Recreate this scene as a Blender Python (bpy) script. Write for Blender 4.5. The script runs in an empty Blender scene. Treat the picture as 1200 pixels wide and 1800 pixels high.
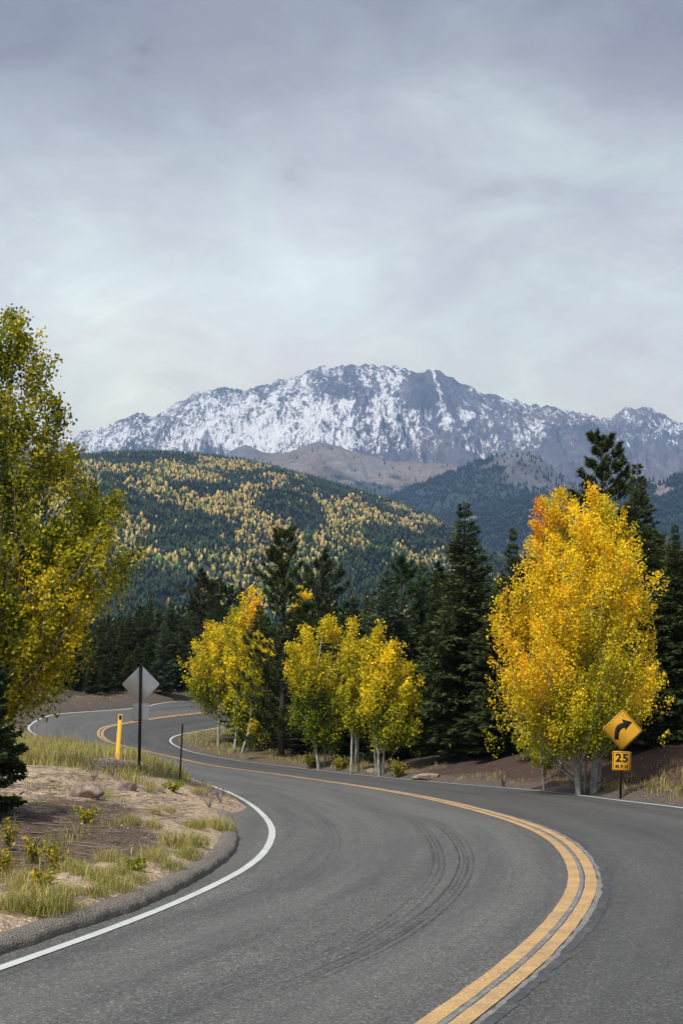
import bpy, math, random
import numpy as np

# ------------------------------------------------------------------ camera, sky, sun, exposure
SC = bpy.context.scene
COL = SC.collection
random.seed(7)
RNG = np.random.default_rng(11)
F = 2600.0                      # focal length in photo pixels (photo 1200 x 1800)
HORIZON = 1245.0
CAM_Z = 2.0
TH = math.atan((HORIZON - 900) / F)

cam_d = bpy.data.cameras.new('camera')
cam = bpy.data.objects.new('camera', cam_d)
COL.objects.link(cam)
cam.location = (0, 0, CAM_Z)
cam.rotation_euler = (math.radians(90) + TH, 0, 0)
cam_d.sensor_fit = 'VERTICAL'
cam_d.sensor_height = 36.0
cam_d.sensor_width = 24.0
cam_d.lens = F / 1800 * 36
cam_d.clip_start = 0.1
cam_d.clip_end = 40000
SC.camera = cam

SUN_EL = math.radians(54)
SUN_AZ = math.radians(-148)      # measured from +Y (view direction), negative = left
sun_vec = (math.sin(SUN_AZ) * math.cos(SUN_EL), math.cos(SUN_AZ) * math.cos(SUN_EL), math.sin(SUN_EL))
sun_d = bpy.data.lights.new('sun', 'SUN')
sun = bpy.data.objects.new('sun', sun_d)
COL.objects.link(sun)
sun_d.energy = 3.8
sun_d.angle = math.radians(7)
sun_d.color = (1.0, 0.95, 0.86)
from mathutils import Vector, Matrix
sun.rotation_euler = Vector(sun_vec).to_track_quat('Z', 'Y').to_euler()

world = bpy.data.worlds.new('World')
SC.world = world
world.use_nodes = True
def build_world():
    nt = world.node_tree; N = nt.nodes; L = nt.links
    N.clear()
    out = N.new('ShaderNodeOutputWorld'); bg = N.new('ShaderNodeBackground')
    L.new(bg.outputs[0], out.inputs[0])
    sky = N.new('ShaderNodeTexSky'); sky.sky_type = 'NISHITA'; sky.sun_disc = False
    sky.sun_elevation = SUN_EL; sky.sun_rotation = SUN_AZ
    sc = N.new('ShaderNodeVectorMath'); sc.operation = 'SCALE'; sc.inputs['Scale'].default_value = 0.10
    L.new(sky.outputs[0], sc.inputs[0])
    tc = N.new('ShaderNodeTexCoord'); sep = N.new('ShaderNodeSeparateXYZ')
    L.new(tc.outputs['Generated'], sep.inputs[0])
    def noise(scale, detail, rough, dist, vec, lac=2.0):
        n = N.new('ShaderNodeTexNoise'); n.inputs['Scale'].default_value = scale
        n.inputs['Detail'].default_value = detail; n.inputs['Roughness'].default_value = rough
        n.inputs['Distortion'].default_value = dist
        L.new(vec, n.inputs['Vector']); return n.outputs['Fac']
    mp = N.new('ShaderNodeMapping'); mp.inputs['Scale'].default_value = (1.0, 1.0, 1.9)
    mp.inputs['Location'].default_value = (3.1, 0.4, 0.2); mp.inputs['Rotation'].default_value = (0, 0.35, 0)
    L.new(tc.outputs['Generated'], mp.inputs[0])
    n3 = noise(24, 6, .6, 1.4, mp.outputs[0]); n1 = noise(3.2, 6, .5, .3, mp.outputs[0]); n2 = noise(8.5, 8, .55, .9, mp.outputs[0])
    def math_(op, a, b=None, c=None):
        m = N.new('ShaderNodeMath'); m.operation = op
        for i, v in enumerate((a, b, c)):
            if v is None: continue
            if isinstance(v, (int, float)): m.inputs[i].default_value = v
            else: L.new(v, m.inputs[i])
        return m.outputs[0]
    # cloud deck brightness with height above the horizon
    rp = N.new('ShaderNodeValToRGB'); cr = rp.color_ramp
    pts = [(0.0, (1.27, 1.15, .82)), (.17, (1.27, 1.15, .83)), (.22, (1.14, 1.08, .87)), (.29, (.90, .91, .84)), (.35, (.66, .68, .655)),
           (.41, (.43, .44, .445)), (.47, (.285, .285, .318)), (.60, (.27, .27, .29)), (.80, (.38, .38, .39)), (1.0, (.42, .42, .42))]
    while len(cr.elements) < len(pts): cr.elements.new(0.5)
    for e, (p, c) in zip(cr.elements, pts): e.position = p; e.color = (*c, 1)
    zz = math_('ADD', sep.outputs[2], math_('MULTIPLY', math_('SUBTRACT', n1, .5), -.16))
    # the deck thins towards one side: lighter around the middle of the view
    xx = math_('MULTIPLY', math_('MULTIPLY', sep.outputs[0], sep.outputs[0]), .55)
    zz = math_('ADD', zz, xx)
    L.new(zz, rp.inputs[0])
    br = math_('MULTIPLY_ADD', math_('SUBTRACT', n2, .5), .62, 1.0)
    br = math_('MULTIPLY', br, math_('MULTIPLY_ADD', math_('SUBTRACT', n1, .5), .5, 1.0))
    mul = N.new('ShaderNodeVectorMath'); mul.operation = 'SCALE'
    br = math_('MULTIPLY', br, math_('MULTIPLY_ADD', math_('SUBTRACT', n3, .5), .22, 1.0))
    def dist_to(px, py):
        u = (px - 600) / F; v = -(py - 900) / F; d = Vector((u, math.cos(TH) - v * math.sin(TH), math.sin(TH) + v * math.cos(TH))).normalized()
        n_ = N.new('ShaderNodeVectorMath'); n_.operation = 'DISTANCE'; L.new(tc.outputs['Generated'], n_.inputs[0]); n_.inputs[1].default_value = d
        return n_.outputs['Value']
    def fall(dv, rad):           # 1 at the centre, 0 at rad
        m_ = N.new('ShaderNodeMapRange'); m_.interpolation_type = 'SMOOTHSTEP'; L.new(dv, m_.inputs[0]); m_.inputs[1].default_value = rad; m_.inputs[2].default_value = 0; m_.inputs[3].default_value = 0; m_.inputs[4].default_value = 1
        return m_.outputs[0]
    # a thin bright place in the cloud, and two small dark rags of cloud
    br = math_('MULTIPLY', br, math_('MULTIPLY_ADD', fall(math_('ADD', dist_to(530, 480), math_('MULTIPLY', math_('SUBTRACT', n2, .5), .12)), .11), .24, 1.0))
    for (qx, qy, rad, am) in ((525, 298, .022, -.9), (250, 85, .022, -1.0), (235, 110, .014, -.8)):
        k_ = math_('MULTIPLY', fall(dist_to(qx, qy), rad), math_('MAXIMUM', math_('SUBTRACT', n3, .44), 0))
        br = math_('MULTIPLY', br, math_('MULTIPLY_ADD', k_, am * 1.3, 1.0))
    tint = N.new('ShaderNodeValToRGB'); tint.color_ramp.elements[0].position = .38; tint.color_ramp.elements[0].color = (1.0, .965, 1.01, 1); tint.color_ramp.elements[1].position = .62; tint.color_ramp.elements[1].color = (.965, 1.02, 1.01, 1)
    L.new(n2, tint.inputs[0]); tm = N.new('ShaderNodeVectorMath'); tm.operation = 'MULTIPLY'; L.new(rp.outputs[0], tm.inputs[0]); L.new(tint.outputs[0], tm.inputs[1])
    L.new(tm.outputs[0], mul.inputs[0]); L.new(br, mul.inputs['Scale'])
    mix = N.new('ShaderNodeMix'); mix.data_type = 'RGBA'; mix.inputs[0].default_value = .95
    L.new(sc.outputs[0], mix.inputs[6]); L.new(mul.outputs[0], mix.inputs[7])
    L.new(mix.outputs[2], bg.inputs[0]); bg.inputs[1].default_value = 1.0
build_world()

SC.view_settings.view_transform = 'Standard'
SC.view_settings.look = 'None'
SC.view_settings.exposure = 0.40
SC.view_settings.gamma = 1.0
SC.render.engine = 'CYCLES'
SC.cycles.use_denoising = True
SC.cycles.max_bounces = 6
SC.cycles.diffuse_bounces = 3
SC.cycles.transmission_bounces = 3
SC.cycles.transparent_max_bounces = 8
SC.cycles.volume_bounces = 0
SC.cycles.caustics_reflective = False
SC.cycles.caustics_refractive = False

# ------------------------------------------------------------------ helpers
def tag(o, label=None, cat=None, group=None, kind=None):
    if label: o['label'] = label
    if cat: o['category'] = cat
    if group: o['group'] = group
    if kind: o['kind'] = kind
    return o

def link_mesh(name, V, tris=None, quads=None, mat=None, parent=None, attrs=None, smooth=False, uv=None):
    me = bpy.data.meshes.new(name)
    V = np.asarray(V, np.float32)
    nt = 0 if tris is None else len(tris); nq = 0 if quads is None else len(quads)
    me.vertices.add(len(V)); me.vertices.foreach_set('co', V.ravel())
    idx = []
    if nt: idx.append(np.asarray(tris, np.int32).ravel())
    if nq: idx.append(np.asarray(quads, np.int32).ravel())
    idx = np.concatenate(idx)
    me.loops.add(len(idx)); me.loops.foreach_set('vertex_index', idx)
    me.polygons.add(nt + nq)
    st = np.concatenate([np.arange(nt) * 3, nt * 3 + np.arange(nq) * 4]).astype(np.int32)
    me.polygons.foreach_set('loop_start', st)
    if smooth: me.polygons.foreach_set('use_smooth', np.ones(nt + nq, bool))
    for k, a in (attrs or {}).items():
        a = np.asarray(a, np.float32)
        if a.ndim == 1:
            at = me.attributes.new(k, 'FLOAT', 'POINT'); at.data.foreach_set('value', a)
        else:
            at = me.attributes.new(k, 'FLOAT_COLOR', 'POINT')
            c = np.ones((len(a), 4), np.float32); c[:, :3] = a
            at.data.foreach_set('color', c.ravel())
    if uv is not None:
        l = me.uv_layers.new(name='UVMap')
        l.data.foreach_set('uv', np.asarray(uv, np.float32)[idx].ravel())
    me.update(calc_edges=True)
    me.validate()
    if mat: me.materials.append(mat)
    o = bpy.data.objects.new(name, me); COL.objects.link(o)
    if parent: o.parent = parent
    return o

def empty(name, loc, rz=0.0):
    o = bpy.data.objects.new(name, None); COL.objects.link(o)
    o.location = loc; o.rotation_euler = (0, 0, rz); o.empty_display_size = .3
    return o

class MB:
    def __init__(s): s.V = []; s.T = []; s.Q = []; s.C = []; s.n = 0
    def add(s, V, tris=None, quads=None, col=None):
        V = np.asarray(V, float)
        if tris is not None and len(tris): s.T.append(np.asarray(tris) + s.n)
        if quads is not None and len(quads): s.Q.append(np.asarray(quads) + s.n)
        s.V.append(V)
        if col is not None:
            c = np.asarray(col, float); s.C.append(np.broadcast_to(c, (len(V), 3)))
        s.n += len(V)
    def tube(s, P, R, k=6, col=None, cap=True):
        P = np.asarray(P, float); R = np.broadcast_to(np.asarray(R, float), (len(P),))
        T = np.gradient(P, axis=0); T /= np.linalg.norm(T, axis=1)[:, None] + 1e-9
        ref = np.array([0.31, .17, .93]) if abs(T[:, 2]).mean() < .8 else np.array([.95, .2, .1])
        A = np.cross(T, ref); A /= np.linalg.norm(A, axis=1)[:, None] + 1e-9
        B = np.cross(T, A)
        th = np.arange(k) / k * 2 * np.pi
        V = P[:, None] + R[:, None, None] * (A[:, None] * np.cos(th)[None, :, None] + B[:, None] * np.sin(th)[None, :, None])
        n = len(P); i = np.arange(n - 1)[:, None] * k; j = np.arange(k)[None]; jn = (j + 1) % k
        q = np.stack([i + j, i + jn, i + k + jn, i + k + j], -1).reshape(-1, 4)
        V = V.reshape(-1, 3)
        if cap:
            V = np.concatenate([V, P[:1], P[-1:]]); m = n * k
            t = [(m, (a + 1) % k, a) for a in range(k)] + [(m + 1, (n - 1) * k + a, (n - 1) * k + (a + 1) % k) for a in range(k)]
            s.add(V, t, q, col)
        else: s.add(V, None, q, col)
    def prism(s, poly, z0, z1, M=None, col=None):
        """2-D outline (convex or not, ear-free fan through tessellation) extruded z0..z1"""
        from mathutils.geometry import tessellate_polygon
        n = len(poly); P = [Vector((p[0], p[1], 0)) for p in poly]
        T = tessellate_polygon([P])
        V = np.array([(p[0], p[1], z0) for p in poly] + [(p[0], p[1], z1) for p in poly], float)
        tr = [t for t in T] + [(t[0] + n, t[1] + n, t[2] + n) for t in T]
        q = [(i, (i + 1) % n, (i + 1) % n + n, i + n) for i in range(n)]
        if M is not None: V = (np.array(M)[:3, :3] @ V.T).T + np.array(M)[:3, 3]
        s.add(V, tr, q, col)
    def box(s, c, d, col=None):
        c = np.array(c, float); d = np.array(d, float) / 2
        V = np.array([(x, y, z) for x in (-1, 1) for y in (-1, 1) for z in (-1, 1)]) * d + c
        s.add(V, None, [(0, 1, 3, 2), (4, 6, 7, 5), (0, 4, 5, 1), (2, 3, 7, 6), (0, 2, 6, 4), (1, 5, 7, 3)], col)
    def build(s, name, mat, parent=None, smooth=False):
        V = np.concatenate(s.V)
        return link_mesh(name, V, np.concatenate(s.T) if s.T else None, np.concatenate(s.Q) if s.Q else None,
                         mat, parent, {'col': np.concatenate(s.C)} if s.C else None, smooth)

# value noise / fbm in numpy
_perm = np.random.default_rng(3).random((256, 256)).astype(np.float32)
def vnoise(x, y, seed=0):
    x = np.asarray(x, float) + seed * 17.31; y = np.asarray(y, float) + seed * 9.17
    xi = np.floor(x).astype(int); yi = np.floor(y).astype(int)
    fx = x - xi; fy = y - yi; fx = fx * fx * fx * (fx * (fx * 6 - 15) + 10); fy = fy * fy * fy * (fy * (fy * 6 - 15) + 10)
    g = lambda a, b: _perm[a & 255, b & 255]
    return (g(xi, yi) * (1 - fx) + g(xi + 1, yi) * fx) * (1 - fy) + (g(xi, yi + 1) * (1 - fx) + g(xi + 1, yi + 1) * fx) * fy
def fbm(x, y, o=4, seed=0, gain=.5):
    s = 0; a = 1; t = 0
    for i in range(o):
        s = s + a * vnoise(x, y, seed + i); t += a; a *= gain
        x, y = (x * .8 - y * .6) * 2.03, (x * .6 + y * .8) * 2.03
    return s / t
def ridged(x, y, o=4, seed=0, gain=.5):
    s = 0; a = 1; t = 0
    for i in range(o):
        s = s + a * (1 - np.abs(2 * vnoise(x, y, seed + i) - 1)); t += a; a *= gain
        x, y = x * 2.07 + 3.1, y * 2.07 + 1.7
    return s / t
def sstep(a, b, x):
    t = np.clip((x - a) / (b - a), 0, 1); return t * t * (3 - 2 * t)

# ------------------------------------------------------------------ materials
def new_mat(name):
    m = bpy.data.materials.new(name); m.use_nodes = True
    nt = m.node_tree; b = nt.nodes['Principled BSDF']
    return m, nt, b
def nd(nt, typ, **kw):
    n = nt.nodes.new(typ)
    for k, v in kw.items():
        if k.startswith('i_'): n.inputs[k[2:].replace('_', ' ')].default_value = v
        else: setattr(n, k, v)
    return n
def mixrgb(nt, fac, a, b, mode='MIX'):
    m = nt.nodes.new('ShaderNodeMix'); m.data_type = 'RGBA'; m.blend_type = mode
    for i, v in ((0, fac), (6, a), (7, b)):
        if isinstance(v, bpy.types.NodeSocket): nt.links.new(v, m.inputs[i])
        elif i == 0: m.inputs[0].default_value = v
        else: m.inputs[i].default_value = (*v, 1)
    return m.outputs[2]
def ramp(nt, fac, pts):
    r = nt.nodes.new('ShaderNodeValToRGB'); cr = r.color_ramp
    while len(cr.elements) < len(pts): cr.elements.new(.5)
    for e, (p, c) in zip(cr.elements, pts): e.position = p; e.color = (*c, 1) if not isinstance(c, (int, float)) else (c, c, c, 1)
    nt.links.new(fac, r.inputs[0]); return r.outputs[0]
def noise(nt, scale, detail=4, rough=.5, vec=None, dist=0.0, out='Fac'):
    n = nd(nt, 'ShaderNodeTexNoise'); n.inputs['Scale'].default_value = scale; n.inputs['Detail'].default_value = detail
    n.inputs['Roughness'].default_value = rough; n.inputs['Distortion'].default_value = dist
    if vec is None: vec = obj_coords(nt)
    nt.links.new(vec, n.inputs['Vector']); return n.outputs[out]
def obj_coords(nt, scale=None):
    t = nd(nt, 'ShaderNodeTexCoord').outputs['Object']
    if scale:
        m = nd(nt, 'ShaderNodeMapping'); m.inputs['Scale'].default_value = scale
        nt.links.new(t, m.inputs[0]); t = m.outputs[0]
    return t
def attr(nt, name='col', out='Color'):
    a = nd(nt, 'ShaderNodeAttribute', attribute_name=name); return a.outputs[out]
def bump(nt, b, h, strength, dist):
    n = nd(nt, 'ShaderNodeBump'); n.inputs['Strength'].default_value = strength; n.inputs['Distance'].default_value = dist
    nt.links.new(h, n.inputs['Height']); nt.links.new(n.outputs[0], b.inputs['Normal'])
def flat_mat(name, c, rough=.6, metal=0.0, var=.15, scale=8):
    m, nt, b = new_mat(name)
    n = noise(nt, scale, 5, .6)
    col = mixrgb(nt, ramp(nt, n, [(.3, 0), (.7, 1)]), tuple(x * (1 - var) for x in c), tuple(min(1, x * (1 + var)) for x in c))
    nt.links.new(col, b.inputs['Base Color']); b.inputs['Roughness'].default_value = rough; b.inputs['Metallic'].default_value = metal
    return m
def leaf_mat(name, transl=.4, rough=.5):
    m = bpy.data.materials.new(name); m.use_nodes = True; nt = m.node_tree; nt.nodes.clear()
    out = nd(nt, 'ShaderNodeOutputMaterial'); c = attr(nt)
    d = nd(nt, 'ShaderNodeBsdfPrincipled'); d.inputs['Roughness'].default_value = rough
    d.inputs['Specular IOR Level'].default_value = .08
    t = nd(nt, 'ShaderNodeBsdfTranslucent'); mx = nd(nt, 'ShaderNodeMixShader'); mx.inputs[0].default_value = transl
    nt.links.new(c, d.inputs['Base Color']); nt.links.new(c, t.inputs['Color'])
    nt.links.new(d.outputs[0], mx.inputs[1]); nt.links.new(t.outputs[0], mx.inputs[2]); nt.links.new(mx.outputs[0], out.inputs[0])
    return m
M = {}
M['leaf'] = leaf_mat('aspen_leaves', .38)
M['needle'] = leaf_mat('conifer_needles', .12, .6)
M['grass'] = leaf_mat('grass_blades', .3)

def mth0(nt, op, a, b_=None, c_=None):
    k = nd(nt, 'ShaderNodeMath', operation=op)
    for i, v_ in enumerate((a, b_, c_)):
        if v_ is None: continue
        if isinstance(v_, (int, float)): k.inputs[i].default_value = v_
        else: nt.links.new(v_, k.inputs[i])
    return k.outputs[0]
m, nt, b = new_mat('asphalt')
oc = obj_coords(nt)
fine = noise(nt, 85, 4, .85, oc); agg = nd(nt, 'ShaderNodeTexVoronoi', feature='F1'); agg.inputs['Scale'].default_value = 66; nt.links.new(oc, agg.inputs['Vector'])
big = noise(nt, .35, 5, .6, oc); mid = noise(nt, 3.0, 5, .65, oc)
vs = nd(nt, 'ShaderNodeSeparateColor'); nt.links.new(agg.outputs['Color'], vs.inputs[0])
c = ramp(nt, vs.outputs[0], [(0, (.026, .026, .026)), (.22, (.076, .076, .074)), (.70, (.108, .108, .105)), (.92, (.150, .150, .146)), (1, (.31, .306, .298))])
c = mixrgb(nt, 1.0, c, ramp(nt, fine, [(.3, (.62, .62, .62)), (.7, (1.4, 1.4, 1.4))]), 'MULTIPLY')
c = mixrgb(nt, ramp(nt, big, [(.35, 0), (.7, .3)]), c, (.068, .067, .065))
c = mixrgb(nt, ramp(nt, mid, [(.30, .25), (.62, 0)]), c, (.05, .05, .053))
# wear across the lane: u in metres from the centre line, polished wheel paths lighter, lane middles darker
uvn = nd(nt, 'ShaderNodeTexCoord'); su = nd(nt, 'ShaderNodeSeparateXYZ'); nt.links.new(uvn.outputs['UV'], su.inputs[0])
lane = nd(nt, 'ShaderNodeMath', operation='PINGPONG'); nt.links.new(mth0(nt, 'ABSOLUTE', su.outputs[0]), lane.inputs[0]); lane.inputs[1].default_value = .95
c = mixrgb(nt, ramp(nt, lane.outputs[0], [(.25, 0.0), (.9, .20)]), c, (.17, .17, .165))
um = nd(nt, 'ShaderNodeMapping'); um.inputs['Scale'].default_value = (2.2, .10, 1); nt.links.new(uvn.outputs['UV'], um.inputs[0])
c = mixrgb(nt, 1.0, c, ramp(nt, noise(nt, 1.0, 6, .65, um.outputs[0]), [(.32, (.74, .74, .75)), (.5, (1, 1, 1)), (.72, (1.25, 1.24, 1.22))]), 'MULTIPLY')
c = mixrgb(nt, ramp(nt, noise(nt, .9, 7, .7, oc, .4), [(.60, 0), (.74, .35)]), c, (.035, .035, .036))
# outer lane: its own darker tone, plus lens vignetting painted into the colour
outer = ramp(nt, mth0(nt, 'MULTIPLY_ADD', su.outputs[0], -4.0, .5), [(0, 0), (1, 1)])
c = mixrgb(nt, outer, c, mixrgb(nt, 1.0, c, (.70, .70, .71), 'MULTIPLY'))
nt.links.new(c, b.inputs['Base Color']); b.inputs['Roughness'].default_value = .82
bump(nt, b, agg.outputs['Distance'], .35, .006)
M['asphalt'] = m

def paint(name, c1, worn, amt, sc=22):
    m, nt, b = new_mat(name)
    oc = obj_coords(nt)
    n = noise(nt, sc, 6, .75, oc); n2 = noise(nt, 2.0, 4, .6, oc)
    ad = nd(nt, 'ShaderNodeMath', operation='MULTIPLY_ADD'); nt.links.new(n2, ad.inputs[0]); ad.inputs[1].default_value = .5; nt.links.new(n, ad.inputs[2])
    c = mixrgb(nt, ramp(nt, ad.outputs[0], [(amt, 0), (amt + .22, .75)]), c1, worn)
    c = mixrgb(nt, ramp(nt, noise(nt, 1.2, 3, .5, oc), [(.35, 0), (.7, .35)]), c, tuple(x * .72 for x in c1))
    nt.links.new(c, b.inputs['Base Color']); b.inputs['Roughness'].default_value = .7
    return m
M['yellow'] = paint('yellow_road_paint', (.63, .39, .16), (.20, .155, .10), .64, 34)
M['white'] = paint('white_road_paint', (.56, .595, .57), (.24, .25, .25), .76)
M['oldpaint'] = paint('worn_sealant', (.30, .285, .26), (.085, .085, .085), .60, 14)
M['crackseal'] = paint('dark_sealant', (.05, .051, .055), (.12, .12, .125), .7, 9)

m = bpy.data.materials.new('tyre_rubber_marks'); m.use_nodes = True; nt = m.node_tree; b = nt.nodes['Principled BSDF']
b.inputs['Base Color'].default_value = (.022, .022, .024, 1); b.inputs['Roughness'].default_value = .7
n = noise(nt, 26, 5, .8); a = attr(nt, 'fade', 'Fac')
mu = nd(nt, 'ShaderNodeMath', operation='MULTIPLY'); nt.links.new(a, mu.inputs[0])
nt.links.new(ramp(nt, n, [(.38, .0), (.66, 1.0)]), mu.inputs[1]); nt.links.new(mu.outputs[0], b.inputs['Alpha'])
M['skid'] = m

m, nt, b = new_mat('ground_soil')
oc = obj_coords(nt); base = attr(nt)
g1 = noise(nt, 26, 4, .75, oc); g2 = noise(nt, 5, 5, .7, oc)
v = nd(nt, 'ShaderNodeTexVoronoi'); v.inputs['Scale'].default_value = 24; nt.links.new(oc, v.inputs['Vector'])
s3 = nd(nt, 'ShaderNodeSeparateColor'); nt.links.new(v.outputs['Color'], s3.inputs[0])
c = mixrgb(nt, 1.0, base, ramp(nt, g1, [(.3, (.45, .43, .42)), (.7, (1.45, 1.45, 1.45))]), 'MULTIPLY')
c = mixrgb(nt, 1.0, c, ramp(nt, s3.outputs[0], [(.0, (.62, .6, .6)), (1., (1.35, 1.36, 1.4))]), 'MULTIPLY')
c = mixrgb(nt, 1.0, c, ramp(nt, g2, [(.3, (.72, .70, .68)), (.7, (1.22, 1.22, 1.22))]), 'MULTIPLY')
nt.links.new(c, b.inputs['Base Color']); b.inputs['Roughness'].default_value = .95
ad = nd(nt, 'ShaderNodeMath', operation='ADD'); nt.links.new(g1, ad.inputs[0]); nt.links.new(v.outputs['Distance'], ad.inputs[1])
bump(nt, b, ad.outputs[0], .8, .03)
M['ground'] = m

m, nt, b = new_mat('curb_asphalt')
oc = obj_coords(nt)
g1 = noise(nt, 30, 5, .8, oc)
v = nd(nt, 'ShaderNodeTexVoronoi'); v.inputs['Scale'].default_value = 45; nt.links.new(oc, v.inputs['Vector'])
c = mixrgb(nt, ramp(nt, g1, [(.32, 0), (.68, 1)]), (.080, .070, .060), (.33, .295, .255))
c = mixrgb(nt, ramp(nt, noise(nt, 2.5, 5, .7, oc), [(.42, 0), (.62, .5)]), c, (.28, .245, .205))
nt.links.new(c, b.inputs['Base Color']); b.inputs['Roughness'].default_value = .9
ad = nd(nt, 'ShaderNodeMath', operation='ADD'); nt.links.new(g1, ad.inputs[0]); nt.links.new(v.outputs['Distance'], ad.inputs[1])
bump(nt, b, ad.outputs[0], .9, .03)
M['curb'] = m

# aspen bark: pale with dark scars
m, nt, b = new_mat('aspen_bark')
oc = obj_coords(nt, (1, 1, .8))
n = noise(nt, 5, 6, .7, oc); n2 = noise(nt, 9, 3, .6, obj_coords(nt, (1, 1, 3.0)))
c = mixrgb(nt, ramp(nt, n, [(.35, 0), (.7, 1)]), (.24, .24, .19), (.52, .52, .47))
c = mixrgb(nt, ramp(nt, n2, [(.60, 0), (.68, .9)]), c, (.04, .038, .035))
nt.links.new(c, b.inputs['Base Color']); b.inputs['Roughness'].default_value = .8
bump(nt, b, n2, .4, .02)
M['aspen_bark'] = m
M['conifer_bark'] = flat_mat('conifer_bark', (.050, .038, .030), .95, var=.45, scale=14)
M['dead_wood'] = flat_mat('dead_wood', (.22, .19, .16), .9, var=.4, scale=20)
M['steel_back'] = flat_mat('weathered_aluminium', (.80, .82, .82), .6, .0, .1, 5)
M['post'] = flat_mat('dark_steel_post', (.030, .028, .028), .6, .2, .3, 12)
M['post_rust'] = flat_mat('brown_steel_post', (.05, .032, .026), .75, .1, .3, 12)
M['sign_yellow'] = flat_mat('yellow_sign_sheet', (.74, .38, .018), .45, 0, .07, 10)
M['sign_black'] = flat_mat('black_sign_ink', (.008, .008, .008), .95, 0, .1, 10)
M['bolt'] = flat_mat('bolt_head', (.30, .12, .05), .5, .4, .1, 30)
M['delineator'] = flat_mat('yellow_plastic', (.72, .40, .02), .5, 0, .1, 10)
m, nt, b = new_mat('granite_rock')
n = noise(nt, 7, 8, .7); 
c = mixrgb(nt, ramp(nt, n, [(.35, 0), (.68, 1)]), (.13, .09, .07), (.46, .35, .28)); nt.links.new(c, b.inputs['Base Color'])
b.inputs['Roughness'].default_value = .9; bump(nt, b, n, .8, .05)
M['rock'] = m

# snow mountain
m, nt, b = new_mat('alpine_rock_and_snow')
oc = obj_coords(nt)
snow = attr(nt, 'snow', 'Fac')
base = attr(nt)
st = nd(nt, 'ShaderNodeMapping'); st.inputs['Scale'].default_value = (1, .45, .45); nt.links.new(oc, st.inputs[0])
f1 = noise(nt, .085, 6, .85, st.outputs[0])
st2 = nd(nt, 'ShaderNodeMapping'); st2.inputs['Scale'].default_value = (1, .34, .34); st2.inputs['Rotation'].default_value = (0, 0, .06); nt.links.new(oc, st2.inputs[0])
f2 = noise(nt, .028, 6, .7, st2.outputs[0], .6)
def mth(nt, op, a, b_=None, c_=None):
    k = nd(nt, 'ShaderNodeMath', operation=op)
    for i, v_ in enumerate((a, b_, c_)):
        if v_ is None: continue
        if isinstance(v_, (int, float)): k.inputs[i].default_value = v_
        else: nt.links.new(v_, k.inputs[i])
    return k.outputs[0]
sn = mth(nt, 'MULTIPLY_ADD', mth(nt, 'SUBTRACT', f1, .5), 2.8, snow)
sn = mth(nt, 'MULTIPLY_ADD', mth(nt, 'SUBTRACT', f2, .5), 1.5, sn)
sf = ramp(nt, sn, [(.46, 0), (.56, 1)])
rockc = mixrgb(nt, 1.0, base, ramp(nt, noise(nt, .03, 7, .75, oc), [(.3, (.55, .55, .58)), (.7, (1.45, 1.42, 1.4))]), 'MULTIPLY')
c = mixrgb(nt, sf, rockc, (.86, .87, .90))
nt.links.new(c, b.inputs['Base Color']); b.inputs['Roughness'].default_value = .9
bump(nt, b, f1, .6, 14)
M['mountain'] = m
m, nt, b = new_mat('rocky_slope')
oc = obj_coords(nt)
c = mixrgb(nt, 1.0, attr(nt), ramp(nt, noise(nt, .035, 7, .75, oc), [(.3, (.6, .6, .6)), (.7, (1.4, 1.4, 1.4))]), 'MULTIPLY')
nt.links.new(c, b.inputs['Base Color']); b.inputs['Roughness'].default_value = .95
bump(nt, b, noise(nt, .06, 5, .7, oc), .5, 8)
M['slope'] = m

# ------------------------------------------------------------------ road surface and traced curves
KY = np.array([0, 12, 24, 36, 48, 60, 72, 84, 96, 120, 160.])
KZ = np.array([-1.975, -2.016, -1.981, -2.036, -2.227, -2.474, -2.585, -2.087, -0.967, 0.523, 2.439]) + CAM_Z
_yy = np.arange(-60, 260, .5)
_zz = np.interp(_yy, KY, KZ)
_k = np.exp(-.5 * (np.arange(-24, 25) * .5 / 3.5) ** 2); _k /= _k.sum()
_zz = np.convolve(np.pad(_zz, 24, mode='edge'), _k, 'valid')
def S(X, Y):
    Xc = np.clip(X, -24, 24); Yc = np.clip(Y, 0, 160)
    return np.interp(Y, _yy, _zz) - .001 * Xc - .04 * Xc * (Yc / 60) + .811 * Xc * Xc / 400 * .9 + .312 * Xc * Xc / 400 * (Yc / 60)
def pix_dir(px, py):
    u = (np.asarray(px, float) - 600) / F; v = -(np.asarray(py, float) - 900) / F
    return np.stack([u, np.cos(TH) - v * np.sin(TH), np.sin(TH) + v * np.cos(TH)], -1)
def at_depth(px, py, Y):
    d = pix_dir(px, py); t = Y / d[..., 1]
    return d * np.asarray(t)[..., None] + np.array([0, 0, CAM_Z])
def on_surface(P, fn=None):
    fn = fn or S
    P = np.atleast_2d(np.array(P, float)); d = pix_dir(P[:, 0], P[:, 1])
    ts = np.geomspace(5, 260, 900); pts = d[:, None] * ts[None, :, None]
    g = pts[..., 2] + CAM_Z - fn(pts[..., 0], pts[..., 1])
    neg = g < 0; k = np.clip(np.where(neg.any(1), neg.argmax(1), len(ts) - 1), 1, None); i = np.arange(len(P))
    g0 = g[i, k - 1]; g1 = g[i, k]; t = ts[k - 1] + (ts[k] - ts[k - 1]) * np.clip(g0 / (g0 - g1 + 1e-9), 0, 1)
    R = d * t[:, None]; R[:, 2] += CAM_Z
    return R
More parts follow.
